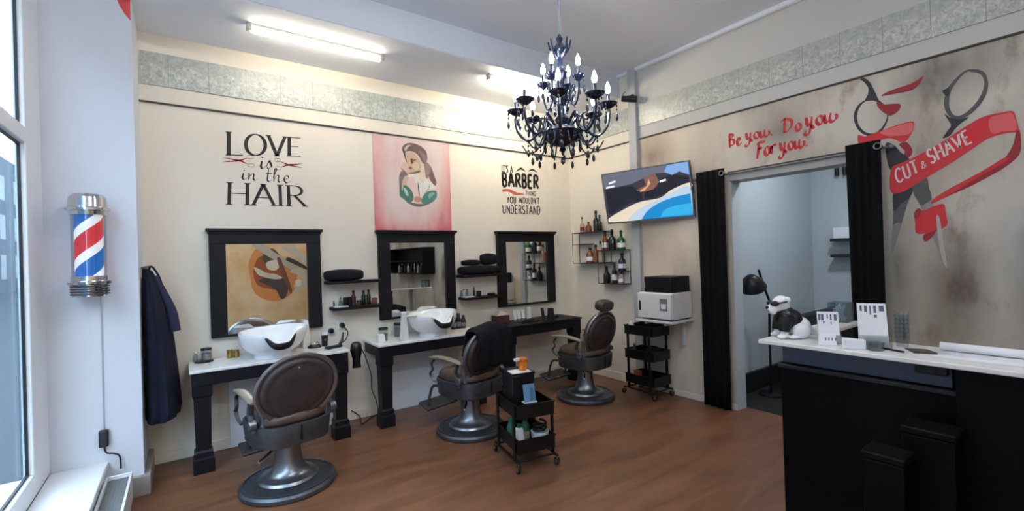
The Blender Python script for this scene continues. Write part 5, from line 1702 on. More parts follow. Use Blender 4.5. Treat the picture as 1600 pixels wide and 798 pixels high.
G['B_'] = (0.56, [spline([(0.14, 0.96), (0.1, 0.4), (0.06, -0.1)], 5), spline([(0.0, 0.7), (0.2, 0.86), (0.36, 0.74), (0.1, 0.46)], 5), spline([(0.0, 0.44), (0.36, 0.46), (0.4, 0.16), (0.2, 0.04), (0.06, 0.08)], 5)])
G['D_'] = (0.78, [spline([(0.26, 1.02), (0.2, 0.4), (0.12, -0.02)], 5), spline([(0.0, 0.76), (0.3, 0.94), (0.62, 0.76), (0.6, 0.4), (0.34, 0.08), (0.08, 0.06)], 6)])
G['F_'] = (0.5, [spline([(0.16, 0.76), (0.12, 0.3), (0.02, -0.12)], 5), spline([(0.0, 0.7), (0.2, 0.8), (0.56, 0.80)], 5), spline([(0.1, 0.42), (0.24, 0.46), (0.38, 0.44)], 5)])
G['c_'] = (0.3, [spline([(0.24, 0.5), (0.08, 0.34), (0.1, 0.06), (0.28, 0.0)], 5)])
G['._'] = (0.22, [[(0.08, 0.0), (0.1, 0.09)]])


def lettering(name, label, quad, glyphs, wf, m, serif=0.0, gap=0.1, thick=(0, 0, 0), descend=0.0, cat='wall lettering', obj_to=None):
    """glyph strokes spread over a wall quad (bottom left, bottom right, top right, top left)"""
    bl, br, tr, tl = [Vector(p) for p in quad]
    W = (br - bl).length
    Hh = (tl - bl).length
    tot = sum(G[g][0] for g in glyphs) + gap * (len(glyphs) - 1)
    sx = 1.0 / tot
    asp = (W / tot) / Hh
    mb = obj_to or MB()
    x = 0.0

    def P(u, v):
        a = bl.lerp(br, u)
        b = tl.lerp(tr, u)
        return a + (b - a) * v
    th = Vector(thick)
    for g in glyphs:
        w, sts = G[g]
        allst = list(sts)
        if serif:
            for st in sts:
                for e in (st[0], st[-1]):
                    if e[1] in (0, 1) and len(st) == 2 and abs(st[0][0] - st[-1][0]) < 0.6 and st[0][1] != st[-1][1]:
                        allst.append([(e[0] - serif, e[1]), (e[0] + serif, e[1])])
        for st in allst:
            pts = [((x + px) * asp, py) for px, py in st]
            L, R_ = stroke(pts, wf)
            vs = []
            for (a, b), (c, d) in zip(L, R_):
                p0, p1 = P(a / asp * sx, b), P(c / asp * sx, d)
                vs += [p0, p1, p0 + th, p1 + th]
            fs = []
            for i in range(len(L) - 1):
                o = i * 4
                fs += [(o, o + 1, o + 5, o + 4), (o + 2, o + 6, o + 7, o + 3), (o, o + 4, o + 6, o + 2), (o + 1, o + 3, o + 7, o + 5)]
            k = (len(L) - 1) * 4
            fs += [(0, 2, 3, 1), (k, k + 1, k + 3, k + 2)]
            mb.add(vs, fs)
        x += w + gap
    if obj_to is not None:
        return mb
    return mb.build(name, m, smooth=0)


def contrast(lo, hi):
    # thick on upright strokes, thin on level ones
    return lambda dx, dy, i, n: lo + (hi - lo) * abs(dy) ** 1.2


def mono(w):
    return lambda dx, dy, i, n: w


def nib(lo, hi, ang):
    c, s = math.cos(ang), math.sin(ang)
    return lambda dx, dy, i, n: (lo + (hi - lo) * abs(dx * s - dy * c)) * (0.45 + 0.55 * math.sin(PI * (i + 0.6) / (n + 0.2)))


BT = (0, -0.0015, 0)   # lettering lifts off the back wall
RT = (-0.0015, 0, 0)   # lettering lifts off the right wall
BW = -0.0008
RW = -0.0008

# ---- LOVE is in the HAIR
t = thing('wall_lettering', 'black and red wall lettering reading LOVE is in the HAIR with two small scissors', 'wall lettering', (-3.58, 0, 2.3))


def word(parent, name, quad, glyphs, wf, m, serif=0.0, gap=0.1, thick=BT):
    o = lettering(name, '', quad, glyphs, wf, m, serif, gap, thick)
    o.parent = parent
    o.location = -Vector(parent.location)
    return o


word(t, 'love', [(-3.8618, 0.0, 2.4167), (-3.2844, 0.0, 2.4657), (-3.28, 0.0, 2.6285), (-3.8571, 0.0, 2.6089)], ['L', 'O', 'V', 'E'], contrast(0.04, 0.15), M['ink'], 0.11, 0.08)
word(t, 'hair', [(-3.8764, 0.0, 2.0066), (-3.2644, 0.0, 2.0149), (-3.2703, 0.0, 2.1945), (-3.8674, 0.0, 2.1876)], ['H', 'A', 'I', 'R'], contrast(0.04, 0.15), M['ink'], 0.11, 0.08)
word(t, 'is', [(-3.6201, 0.0, 2.3262), (-3.516, 0.0, 2.3354), (-3.5125, 0.0, 2.4702), (-3.6167, 0.0, 2.459)], ['i_', 's_'], nib(0.02, 0.13, 0.6), M['ink'], 0, 0.02)
word(t, 'in_the', [(-3.7609, 0.0, 2.222), (-3.3758, 0.0, 2.2162), (-3.3724, 0.0, 2.3423), (-3.7582, 0.0, 2.3303)], ['i_', 'n_', ' ', 't_', 'h_', 'e_'], nib(0.02, 0.13, 0.6), M['ink'], 0, 0.0)


def little_scissors(parent, tip, eye, flip):
    """flat scissors from blade tips to finger rings on the back wall"""
    a, b = Vector(tip), Vector(eye)
    d = (b - a)
    L = d.length
    d.normalize()
    n = Vector((-d.z, 0, d.x))
    mb = MB()

    def strip(pts, ws):
        vs = []
        for (u, v), w in zip(pts, ws):
            for q in (w / 2, -w / 2):
                p = a + d * (u * L) + n * ((v + q) * L)
                vs += [Vector((p.x, BW, p.z)), Vector((p.x, BW - 0.0012, p.z))]
        fs = []
        for i in range(len(pts) - 1):
            o = i * 4
            fs += [(o, o + 2, o + 6, o + 4), (o + 1, o + 5, o + 7, o + 3), (o, o + 4, o + 5, o + 1), (o + 2, o + 3, o + 7, o + 6)]
        mb.add(vs, fs)
    for s in (-1, 1):
        strip([(0, s * 0.08), (0.2, s * 0.05), (0.45, s * 0.01), (0.6, -s * 0.03), (0.75, -s * 0.1)], [0.004, 0.035, 0.06, 0.05, 0.025])
        strip([(0.87 + 0.11 * math.cos(q), -s * 0.15 + 0.065 * math.sin(q)) for q in [k * PI / 10 for k in range(21)]], [0.016] * 21)
    o = mb.build('scissors', [M['red_dark']], parent, smooth=0)
    o.location = -Vector(parent.location)


little_scissors(t, (-3.8899, 0.0, 2.3741), (-3.6573, 0.0, 2.3833), 1)
little_scissors(t, (-3.276, 0.0, 2.3796), (-3.51, 0.0, 2.3752), -1)

# ---- IT'S A BARBER THING YOU WOULDN'T UNDERSTAND
t = thing('wall_lettering', 'black block wall lettering beginning with a large BARBER and a red moustache', 'wall lettering', (-0.8, 0, 2.3))
word(t, 'its_a', [(-1.0907, 0.0, 2.5066), (-0.927, 0.0, 2.5087), (-0.924, 0.0, 2.5899), (-1.0876, 0.0, 2.5903)], ['I', 'T', "'", 'S', ' ', 'A'], mono(0.13), M['ink'], 0, 0.14)
word(t, 'barber', [(-1.083, 0.0, 2.3403), (-0.5372, 0.0, 2.3439), (-0.5309, 0.0, 2.505), (-1.0863, 0.0, 2.4994)], ['B', 'A', 'R', 'B', 'E', 'R'], mono(0.2), M['ink'], 0, 0.2)
word(t, 'thing', [(-0.743, 0.0, 2.2485), (-0.582, 0.0, 2.2492), (-0.5798, 0.0, 2.3053), (-0.7408, 0.0, 2.3037)], ['T', 'H', 'I', 'N', 'G'], mono(0.14), M['ink'], 0, 0.2)
word(t, 'you', [(-1.0254, 0.0, 2.1457), (-0.8931, 0.0, 2.1438), (-0.8903, 0.0, 2.2174), (-1.0227, 0.0, 2.2183)], ['Y', 'O', 'U'], mono(0.16), M['ink'], 0, 0.25)
word(t, 'wouldnt', [(-0.8446, 0.0, 2.1498), (-0.5293, 0.0, 2.1515), (-0.5264, 0.0, 2.224), (-0.8421, 0.0, 2.216)], ['W', 'O', 'U', 'L', 'D', 'N', "'", 'T'], mono(0.15), M['ink'], 0, 0.2)
word(t, 'understand', [(-1.0903, 0.0, 2.0178), (-0.519, 0.0, 2.0192), (-0.5149, 0.0, 2.1239), (-1.0914, 0.0, 2.1124)], ['U', 'N', 'D', 'E', 'R', 'S', 'T', 'A', 'N', 'D'], mono(0.13), M['ink'], 0, 0.18)


_cnt = [0]


def nxt():
    _cnt[0] = (_cnt[0] + 1) % 12
    return _cnt[0] * 0.00004


def flat(parent, name, pts, m, k=6, wall='b', lay=0, closed_spline=True):
    """painted patch: closed outline on the back ('b') or right ('r') wall"""
    p = spline(pts, k, True) if closed_spline else pts
    if wall == 'b':
        z0 = BW - lay * 0.0006 - nxt()
        q = [(x, z0, z) for x, y, z in p]
        d = (0, -0.0005, 0)
    else:
        z0 = RW - lay * 0.0006 - nxt()
        q = [(z0, y, z) for x, y, z in p]
        d = (-0.0005, 0, 0)
    mb = MB().prism(q, d)
    o = mb.build(name, m, parent, smooth=0)
    if parent is not None:
        o.location = -Vector(parent.location)
    return o


flat(t, 'eyebrow', [(-0.8785, 0.0, 2.5282), (-0.8385, 0.0, 2.5665), (-0.7988, 0.0, 2.5856), (-0.7506, 0.0, 2.5624), (-0.7317, 0.0, 2.5404), (-0.7707, 0.0, 2.5529), (-0.8097, 0.0, 2.5573), (-0.8492, 0.0, 2.5384)], M['ink'])
flat(t, 'eyebrow', [(-0.6918, 0.0, 2.5438), (-0.6505, 0.0, 2.575), (-0.6097, 0.0, 2.5825), (-0.5696, 0.0, 2.566), (-0.5396, 0.0, 2.5445), (-0.5803, 0.0, 2.5531), (-0.6207, 0.0, 2.5617), (-0.6613, 0.0, 2.5543)], M['ink'])
flat(t, 'moustache', [(-1.0845, 0.0, 2.2985), (-1.0286, 0.0, 2.3096), (-0.9631, 0.0, 2.3059), (-0.8879, 0.0, 2.2795), (-0.7621, 0.0, 2.2632), (-0.8312, 0.0, 2.2477), (-0.9179, 0.0, 2.2469), (-0.9831, 0.0, 2.274), (-1.0391, 0.0, 2.2784), (-1.0764, 0.0, 2.2687)], mat('moustache_rose', (190, 92, 86), 0.6))

# ---- Be you. Do you. For you.
t = thing('wall_lettering', 'red brush script on the concrete wall reading Be you. Do you. For you.', 'wall lettering', (0, -2.6, 2.4))
SCR = nib(0.06, 0.22, 0.75)


def script(name, quad, gl, gap=0.02):
    word(t, name, quad, gl, SCR, M['red_ink'], 0, gap, RT)


script('be', [(0.0, -2.1781, 2.4687), (0.0, -2.2989, 2.4606), (0.0, -2.303, 2.5887), (0.0, -2.1699, 2.5968)], ['B_', 'e_'])
script('you', [(0.0, -2.3351, 2.4907), (0.0, -2.5795, 2.486), (0.0, -2.5828, 2.5933), (0.0, -2.3273, 2.612)], ['y_', 'o_', 'u_', '._'])
script('do', [(0.0, -2.6473, 2.4838), (0.0, -2.8015, 2.4738), (0.0, -2.805, 2.5947), (0.0, -2.6356, 2.6073)], ['D_', 'o_'], 0.04)
script('you', [(0.0, -2.8259, 2.489), (0.0, -3.0529, 2.4881), (0.0, -3.0565, 2.6174), (0.0, -2.8206, 2.6327)], ['y_', 'o_', 'u_'])
script('for', [(0.0, -2.4272, 2.3242), (0.0, -2.5957, 2.3246), (0.0, -2.6, 2.4674), (0.0, -2.432, 2.4776)], ['F_', 'o_', 'r_'], 0.0)
script('you', [(0.0, -2.622, 2.333), (0.0, -2.8498, 2.3311), (0.0, -2.8534, 2.456), (0.0, -2.6158, 2.4692)], ['y_', 'o_', 'u_', '._'])

# ---- CUT & SHAVE mural: scissors and ribbon
t = thing('scissors_mural', 'wall painting of grey scissors wound with a red ribbon reading CUT & SHAVE', 'wall painting', (0, -3.55, 2.0))


def fr(name, pts, m, lay=0, k=6, sp=True):
    return flat(t, name, pts, m, k, 'r', lay, sp)


def ring(name, outer, inner, m, lay):
    n = 40

    def res(p):
        s = spline(p, 10, True)
        return [s[int(i * len(s) / n) % len(s)] for i in range(n)]
    a, b = res(outer), res(inner)
    z0 = RW - lay * 0.0006
    rows = [[(z0, y, z) for x, y, z in a], [(z0 - 0.0005, y, z) for x, y, z in a], [(z0 - 0.0005, y, z) for x, y, z in b], [(z0, y, z) for x, y, z in b], [(z0, y, z) for x, y, z in a]]
    o = MB().grid(rows, closed=True).build(name, m, t, smooth=0)
    o.location = -Vector(t.location)


# ribbons behind the blades
fr('ribbon_back', [(0.0, -3.4286, 2.2164), (0.0, -3.4682, 2.2261), (0.0, -3.4984, 2.1743), (0.0, -3.4938, 2.1302), (0.0, -3.4508, 2.1022), (0.0, -3.4076, 2.1058), (0.0, -3.4592, 2.1552)], M['red_dark'], 0)
fr('ribbon_back', [(0.0, -3.9954, 2.1728), (0.0, -4.0112, 2.169), (0.0, -4.0084, 2.044), (0.0, -3.9558, 1.9749), (0.0, -3.8708, 1.9167), (0.0, -3.7665, 1.8578), (0.0, -3.6725, 1.8149), (0.0, -3.597, 1.776), (0.0, -3.6077, 1.8098), (0.0, -3.7056, 1.8791), (0.0, -3.8279, 1.9401), (0.0, -3.932, 2.0113), (0.0, -3.9774, 2.0899)], M['red_dark'], 0)
fr('ribbon_back', [(0.0, -3.597, 1.776), (0.0, -3.6145, 1.8177), (0.0, -3.7369, 1.8958), (0.0, -3.8576, 1.968), (0.0, -3.9433, 2.0252), (0.0, -3.9482, 2.0003), (0.0, -3.8276, 1.9236), (0.0, -3.7046, 1.8408)], M['red_ink'], 1)
# scissor rings
ring('finger_ring', [(0.0, -3.2538, 2.5939), (0.0, -3.3153, 2.571), (0.0, -3.3626, 2.501), (0.0, -3.3717, 2.424), (0.0, -3.3398, 2.3481), (0.0, -3.2854, 2.3139), (0.0, -3.2231, 2.3379), (0.0, -3.1766, 2.4073), (0.0, -3.1627, 2.4987), (0.0, -3.1932, 2.5682)], [(0.0, -3.2535, 2.5844), (0.0, -3.3112, 2.5627), (0.0, -3.355, 2.4985), (0.0, -3.3645, 2.4306), (0.0, -3.3326, 2.3639), (0.0, -3.2859, 2.3327), (0.0, -3.2316, 2.3552), (0.0, -3.1931, 2.4178), (0.0, -3.183, 2.4933), (0.0, -3.2091, 2.5588)], M['vinyl_dark'], 1)
fr('finger_hook', [(0.0, -3.2104, 2.7567), (0.0, -3.2345, 2.7583), (0.0, -3.2652, 2.7242), (0.0, -3.2871, 2.6695), (0.0, -3.3084, 2.6013), (0.0, -3.3224, 2.55), (0.0, -3.2846, 2.5753), (0.0, -3.2379, 2.589), (0.0, -3.2547, 2.6271), (0.0, -3.2599, 2.6733), (0.0, -3.2375, 2.7237)], M['vinyl_dark'], 1)
ring('finger_ring', [(0.0, -3.7697, 2.6215), (0.0, -3.8205, 2.6205), (0.0, -3.8636, 2.589), (0.0, -3.882, 2.5175), (0.0, -3.8715, 2.4392), (0.0, -3.8322, 2.3686), (0.0, -3.7715, 2.3186), (0.0, -3.7226, 2.323), (0.0, -3.686, 2.3669), (0.0, -3.6721, 2.4483), (0.0, -3.6966, 2.5439)], [(0.0, -3.7785, 2.6101), (0.0, -3.8171, 2.6009), (0.0, -3.8516, 2.5726), (0.0, -3.8648, 2.519), (0.0, -3.8517, 2.4535), (0.0, -3.8151, 2.39), (0.0, -3.7661, 2.3452), (0.0, -3.7292, 2.3425), (0.0, -3.7052, 2.3788), (0.0, -3.6974, 2.4452), (0.0, -3.7151, 2.5295)], M['vinyl_grey'], 1)
fr('ring_spur', [(0.0, -3.6676, 2.5272), (0.0, -3.6901, 2.5374), (0.0, -3.7029, 2.5419), (0.0, -3.6952, 2.4844), (0.0, -3.6765, 2.4986)], M['vinyl_dark'], 2)
# shanks and blades
fr('shank', [(0.0, -3.6734, 2.3703), (0.0, -3.7042, 2.3363), (0.0, -3.7471, 2.3166), (0.0, -3.7895, 2.318), (0.0, -3.7463, 2.283), (0.0, -3.7209, 2.2553), (0.0, -3.695, 2.2188), (0.0, -3.6598, 2.2097), (0.0, -3.6832, 2.2516), (0.0, -3.7029, 2.2854), (0.0, -3.6912, 2.3226)], M['vinyl_dark'], 1)
fr('shank', [(0.0, -3.3519, 2.2377), (0.0, -3.396, 2.2235), (0.0, -3.4379, 2.1595), (0.0, -3.4927, 2.0853), (0.0, -3.4699, 2.017), (0.0, -3.4051, 2.0094), (0.0, -3.3628, 2.0816)], M['vinyl_dark'], 1)
fr('blade', [(0.0, -3.3913, 1.9007), (0.0, -3.4948, 1.8956), (0.0, -3.4641, 1.7908), (0.0, -3.4325, 1.6708), (0.0, -3.4004, 1.5489), (0.0, -3.3682, 1.439), (0.0, -3.3665, 1.5134), (0.0, -3.3824, 1.698)], M['vinyl_grey'], 1)
fr('blade', [(0.0, -3.4883, 1.9145), (0.0, -3.5653, 1.9743), (0.0, -3.5831, 1.8833), (0.0, -3.6031, 1.7577), (0.0, -3.6228, 1.6248), (0.0, -3.6392, 1.5021), (0.0, -3.6608, 1.3372), (0.0, -3.6304, 1.4067), (0.0, -3.5885, 1.5657), (0.0, -3.5393, 1.7468)], M['vinyl_light'], 1)
fr('blade_edge', [(0.0, -3.4883, 1.9145), (0.0, -3.5653, 1.9743), (0.0, -3.5831, 1.8833), (0.0, -3.5946, 1.8114), (0.0, -3.5604, 1.7801), (0.0, -3.5331, 1.7742)], M['vinyl_grey'], 2, 2)
fr('blade_edge', [(0.0, -3.3913, 1.9007), (0.0, -3.4948, 1.8956), (0.0, -3.472, 1.8262), (0.0, -3.4285, 1.7948), (0.0, -3.3872, 1.7439)], M['vinyl_dark'], 2, 2)
fr('blade_tip', [(0.0, -3.6141, 1.6692), (0.0, -3.6306, 1.6765), (0.0, -3.6461, 1.5191), (0.0, -3.6608, 1.3372), (0.0, -3.631, 1.4328)], mat('pale_grey_paint', (176, 173, 168), 0.6), 3, 4)
fr('blade_tip', [(0.0, -3.4247, 1.6485), (0.0, -3.4004, 1.5489), (0.0, -3.3682, 1.439), (0.0, -3.3665, 1.5134), (0.0, -3.3809, 1.6425)], mat('mid_grey_paint', (128, 126, 122), 0.6), 3, 4)
# ribbon in front
fr('ribbon', [(0.0, -3.187, 2.3415), (0.0, -3.2307, 2.3218), (0.0, -3.3091, 2.3367), (0.0, -3.4141, 2.3576), (0.0, -3.5101, 2.3606), (0.0, -3.4977, 2.2826), (0.0, -3.454, 2.2292), (0.0, -3.3752, 2.2744), (0.0, -3.2841, 2.2667), (0.0, -3.197, 2.2617)], M['red_ink'], 3, 5)
fr('ribbon_light', [(0.0, -3.3242, 2.3331), (0.0, -3.4212, 2.3512), (0.0, -3.5065, 2.3525), (0.0, -3.4908, 2.2843), (0.0, -3.4267, 2.2811), (0.0, -3.3609, 2.2963)], mat('ribbon_pink', (222, 104, 104), 0.6), 4, 5)
fr('ribbon', [(0.0, -3.3805, 2.0506), (0.0, -3.4432, 2.0854), (0.0, -3.5489, 2.1282), (0.0, -3.656, 2.1846), (0.0, -3.7608, 2.254), (0.0, -3.851, 2.3017), (0.0, -3.936, 2.3073), (0.0, -3.9849, 2.3018), (0.0, -3.997, 2.2433), (0.0, -4.0034, 2.1748), (0.0, -3.9522, 2.1751), (0.0, -3.8765, 2.1604), (0.0, -3.8025, 2.1107), (0.0, -3.7096, 2.0448), (0.0, -3.6121, 1.9842), (0.0, -3.5093, 1.9205), (0.0, -3.4378, 1.8761), (0.0, -3.3726, 1.8893)], M['red_ink'], 3, 5)
fr('ribbon_light', [(0.0, -3.8821, 2.2812), (0.0, -3.944, 2.2971), (0.0, -3.9819, 2.2868), (0.0, -3.9957, 2.1885), (0.0, -3.9416, 2.1896), (0.0, -3.8913, 2.1895)], mat('ribbon_rose', (222, 96, 98), 0.6), 4, 5)
fr('ribbon_light', [(0.0, -3.6742, 2.1461), (0.0, -3.7505, 2.2059), (0.0, -3.8353, 2.2522), (0.0, -3.8639, 2.2369), (0.0, -3.8336, 2.1784), (0.0, -3.7609, 2.1278), (0.0, -3.6979, 2.0812)], mat('ribbon_bright', (214, 34, 42), 0.6), 4, 5)
fr('ribbon_end', [(0.0, -3.3349, 2.5933), (0.0, -3.3692, 2.6109), (0.0, -3.4282, 2.6202), (0.0, -3.4925, 2.6269), (0.0, -3.5414, 2.6424), (0.0, -3.5724, 2.6587), (0.0, -3.5474, 2.6092), (0.0, -3.5053, 2.5823), (0.0, -3.4417, 2.5839), (0.0, -3.3834, 2.5879)], M['red_dark'], 3)
fr('ribbon_end', [(0.0, -3.3072, 2.5544), (0.0, -3.352, 2.5274), (0.0, -3.4037, 2.5171), (0.0, -3.4431, 2.5012), (0.0, -3.4349, 2.4623), (0.0, -3.3942, 2.4366), (0.0, -3.3649, 2.4491), (0.0, -3.3211, 2.5033)], M['red_dark'], 3)
fr('ribbon', [(0.0, -3.5009, 1.7237), (0.0, -3.5593, 1.7358), (0.0, -3.6131, 1.761), (0.0, -3.6553, 1.7651), (0.0, -3.6633, 1.6995), (0.0, -3.668, 1.6301), (0.0, -3.6219, 1.59), (0.0, -3.562, 1.5761), (0.0, -3.5076, 1.5794), (0.0, -3.5025, 1.6516)], M['red_ink'], 3, 5)
fr('ribbon_back', [(0.0, -3.5009, 1.7237), (0.0, -3.5188, 1.7489), (0.0, -3.539, 1.7379), (0.0, -3.5243, 1.6946), (0.0, -3.5032, 1.6785)], M['red_dark'], 4)
fr('ribbon_end', [(0.0, -3.5483, 1.568), (0.0, -3.5889, 1.5833), (0.0, -3.6156, 1.5991), (0.0, -3.5949, 1.5566), (0.0, -3.5606, 1.5186), (0.0, -3.5441, 1.5327)], M['red_dark'], 4)
word(t, 'cut', [(p[0] - 0.0035, p[1], p[2]) for p in [(0.0, -3.4106, 1.9395), (0.0, -3.5356, 2.0059), (0.0, -3.5137, 2.0903), (0.0, -3.3949, 2.0388)]], ['C', 'U', 'T'], mono(0.12), M['cream_ink'], 0, 0.14, RT)
word(t, 'ampersand', [(p[0] - 0.0035, p[1], p[2]) for p in [(0.0, -3.5496, 2.0213), (0.0, -3.5735, 2.0348), (0.0, -3.5646, 2.0807), (0.0, -3.5405, 2.0674)]], ['&'], mono(0.13), M['cream_ink'], 0, 0.1, RT)
word(t, 'shave', [(p[0] - 0.0035, p[1], p[2]) for p in [(0.0, -3.5972, 2.0482), (0.0, -3.8005, 2.1527), (0.0, -3.7756, 2.2378), (0.0, -3.5728, 2.1411)]], ['S', 'H', 'A', 'V', 'E'], mono(0.13), M['cream_ink'], 0, 0.16, RT)

# ---- pink poster with a sitting woman
def pink_paint():
    m = mat('pink_wash', (222, 196, 190), 0.75)
    nt, N, L, b = nodes(m)
    tc = N.new('ShaderNodeTexCoord')
    sp = N.new('ShaderNodeSeparateXYZ')
    L.new(tc.outputs['Object'], sp.inputs[0])
    nz = N.new('ShaderNodeTexNoise')
    nz.inputs['Scale'].default_value = 2.2
    nz.inputs['Detail'].default_value = 5
    mp = N.new('ShaderNodeMapping')
    mp.inputs['Scale'].default_value = (2.4, 1, 0.8)
    L.new(tc.outputs['Object'], mp.inputs[0])
    L.new(mp.outputs[0], nz.inputs['Vector'])

    def mth(op, a, c=0.0):
        n = N.new('ShaderNodeMath')
        n.operation = op
        for i, q in enumerate((a, c)):
            if isinstance(q, (int, float)):
                n.inputs[i].default_value = q
            else:
                L.new(q, n.inputs[i])
        return n.outputs[0]
    ex = mth('POWER', mth('DIVIDE', mth('ABSOLUTE', sp.outputs['X']), 0.42), 4.0)
    ez = mth('POWER', mth('DIVIDE', mth('ABSOLUTE', mth('SUBTRACT', sp.outputs['Z'], 0.54)), 0.52), 4.0)
    lowz = mth('MULTIPLY', ez, mth('LESS_THAN', sp.outputs['Z'], 0.54))
    e = mth('MULTIPLY', mth('ADD', ex, lowz), 0.6)
    v = mth('ADD', e, mth('MULTIPLY', mth('SUBTRACT', nz.outputs['Fac'], 0.5), 1.6))
    rp = N.new('ShaderNodeValToRGB')
    el = rp.color_ramp.elements
    el[0].position = 0.0
    el[0].color = rgb(222, 202, 197)
    el[1].position = 0.95
    el[1].color = rgb(206, 108, 114)
    q = el.new(0.45)
    q.color = rgb(218, 166, 163)
    L.new(v, rp.inputs[0])
    L.new(rp.outputs[0], b.inputs['Base Color'])
    return m


t = thing('wall_poster', 'pink painted poster of a long haired woman above the middle mirror', 'poster', (-2.203, 0, 1.795))
MB().box(-0.428, 0.424, -0.004, -0.0005, 0.0, 0.96).build('sheet', pink_paint(), t, smooth=0)


def pp(name, pts, c, lay, k=6):
    m = mat(name + '_paint', c, 0.75)
    p = spline(pts, k, True)
    nxtc = nxt()
    q = [(x + 2.203, -0.0042 - lay * 0.0001, z - 1.795) for x, y, z in p]
    return MB().prism(q, (0, -0.00008, 0)).build(name, m, t, smooth=0)


pp('shawl', [(-2.3641, 0.0, 2.356), (-2.3299, 0.0, 2.4153), (-2.2821, 0.0, 2.3779), (-2.295, -0.0, 2.3148), (-2.3239, -0.0, 2.2613), (-2.3475, 0.0, 2.1981), (-2.3643, 0.0, 2.1767), (-2.3671, 0.0, 2.2585)], (134, 108, 112), 0)
pp('shawl_right', [(-2.0467, 0.0, 2.5245), (-2.0018, 0.0, 2.4752), (-1.9692, 0.0, 2.3921), (-1.9476, 0.0, 2.3291), (-1.9609, 0.0, 2.2851), (-2.0067, 0.0, 2.3249), (-2.0396, 0.0, 2.3866), (-2.0546, 0.0, 2.4599)], (118, 94, 92), 1)
pp('sleeve', [(-2.0817, 0.0, 2.5105), (-2.0353, 0.0, 2.5203), (-2.0079, 0.0, 2.4639), (-2.0276, 0.0, 2.3982), (-2.0642, 0.0, 2.3421), (-2.0923, 0.0, 2.3612), (-2.0841, 0.0, 2.4361)], (150, 124, 120), 2)
pp('skirt_left', [(-2.351, 0.0, 2.2595), (-2.3127, 0.0, 2.2724), (-2.2482, 0.0, 2.2351), (-2.2169, 0.0, 2.1744), (-2.2185, 0.0, 2.1222), (-2.2639, 0.0, 2.0889), (-2.3281, -0.0, 2.1273), (-2.3647, 0.0, 2.1613)], (74, 118, 108), 3)
pp('skirt_light', [(-2.3192, 0.0, 2.241), (-2.287, 0.0, 2.2224), (-2.2669, 0.0, 2.1665), (-2.289, 0.0, 2.1602), (-2.3097, 0.0, 2.1952)], (170, 204, 190), 4)
pp('skirt_right', [(-2.1103, 0.0, 2.159), (-2.0568, 0.0, 2.215), (-1.9744, 0.0, 2.2326), (-1.9466, 0.0, 2.216), (-1.9533, 0.0, 2.1564), (-2.0141, 0.0, 2.0999), (-2.0955, 0.0, 2.0857), (-2.1291, 0.0, 2.1054)], (78, 130, 116), 5)
pp('skirt_light', [(-2.0462, 0.0, 2.1836), (-1.9986, 0.0, 2.213), (-1.9755, 0.0, 2.1982), (-2.012, 0.0, 2.1641), (-2.036, 0.0, 2.1416)], (128, 172, 156), 6)
pp('skirt_hem', [(-2.2964, 0.0, 2.0978), (-2.2195, 0.0, 2.0908), (-2.1638, 0.0, 2.0828), (-2.084, 0.0, 2.0862), (-2.0259, 0.0, 2.094), (-2.0962, 0.0, 2.0645), (-2.1649, 0.0, 2.0513), (-2.2315, 0.0, 2.0643)], (112, 104, 92), 7)
pp('dress', [(-2.2654, 0.0, 2.3844), (-2.1648, 0.0, 2.403), (-2.0974, 0.0, 2.3821), (-2.0297, 0.0, 2.3339), (-1.9497, 0.0, 2.2643), (-2.0328, 0.0, 2.2377), (-2.0919, 0.0, 2.197), (-2.1272, 0.0, 2.1634), (-2.1485, 0.0, 2.2097), (-2.2013, 0.0, 2.3112), (-2.2445, 0.0, 2.3497)], (224, 220, 216), 8)
pp('dress_fold', [(-2.0978, 0.0, 2.1914), (-2.0438, 0.0, 2.2584), (-2.0307, 0.0, 2.3018), (-2.0263, 0.0, 2.2595), (-2.0685, 0.0, 2.209)], (172, 176, 172), 9)
pp('arm', [(-2.2442, 0.0, 2.3601), (-2.2, 0.0, 2.353), (-2.1747, 0.0, 2.2711), (-2.1551, 0.0, 2.1777), (-2.1398, 0.0, 2.1259), (-2.1683, 0.0, 2.1193), (-2.1998, 0.0, 2.1858), (-2.2302, 0.0, 2.2779)], (226, 200, 188), 10)
pp('arm_line', [(-2.162, 0.0, 2.3139), (-2.1493, 0.0, 2.2517), (-2.1475, 0.0, 2.1677), (-2.1553, 0.0, 2.1725), (-2.1641, -0.0, 2.2508)], (120, 96, 84), 11)
pp('arm', [(-2.3408, 0.0, 2.2396), (-2.3274, 0.0, 2.3228), (-2.2934, 0.0, 2.3667), (-2.2666, 0.0, 2.348), (-2.2847, 0.0, 2.2949), (-2.2751, 0.0, 2.2542), (-2.3127, 0.0, 2.2724), (-2.3364, 0.0, 2.2091)], (204, 180, 150), 12)
pp('raised_hand', [(-2.1363, 0.0, 2.4106), (-2.1072, 0.0, 2.5029), (-2.091, -0.0, 2.5076), (-2.0784, 0.0, 2.4366), (-2.0727, 0.0, 2.3627), (-2.0937, 0.0, 2.3188), (-2.128, 0.0, 2.3164), (-2.1437, 0.0, 2.3573)], (226, 206, 188), 13)
pp('face', [(-2.2972, 0.0, 2.5937), (-2.2583, 0.0, 2.6103), (-2.2083, 0.0, 2.6157), (-2.1647, 0.0, 2.5815), (-2.1272, 0.0, 2.5168), (-2.127, 0.0, 2.4535), (-2.1471, 0.0, 2.4255), (-2.1982, 0.0, 2.4107), (-2.2481, 0.0, 2.4118), (-2.263, 0.0, 2.4624), (-2.2854, 0.0, 2.5173)], (202, 172, 144), 14)
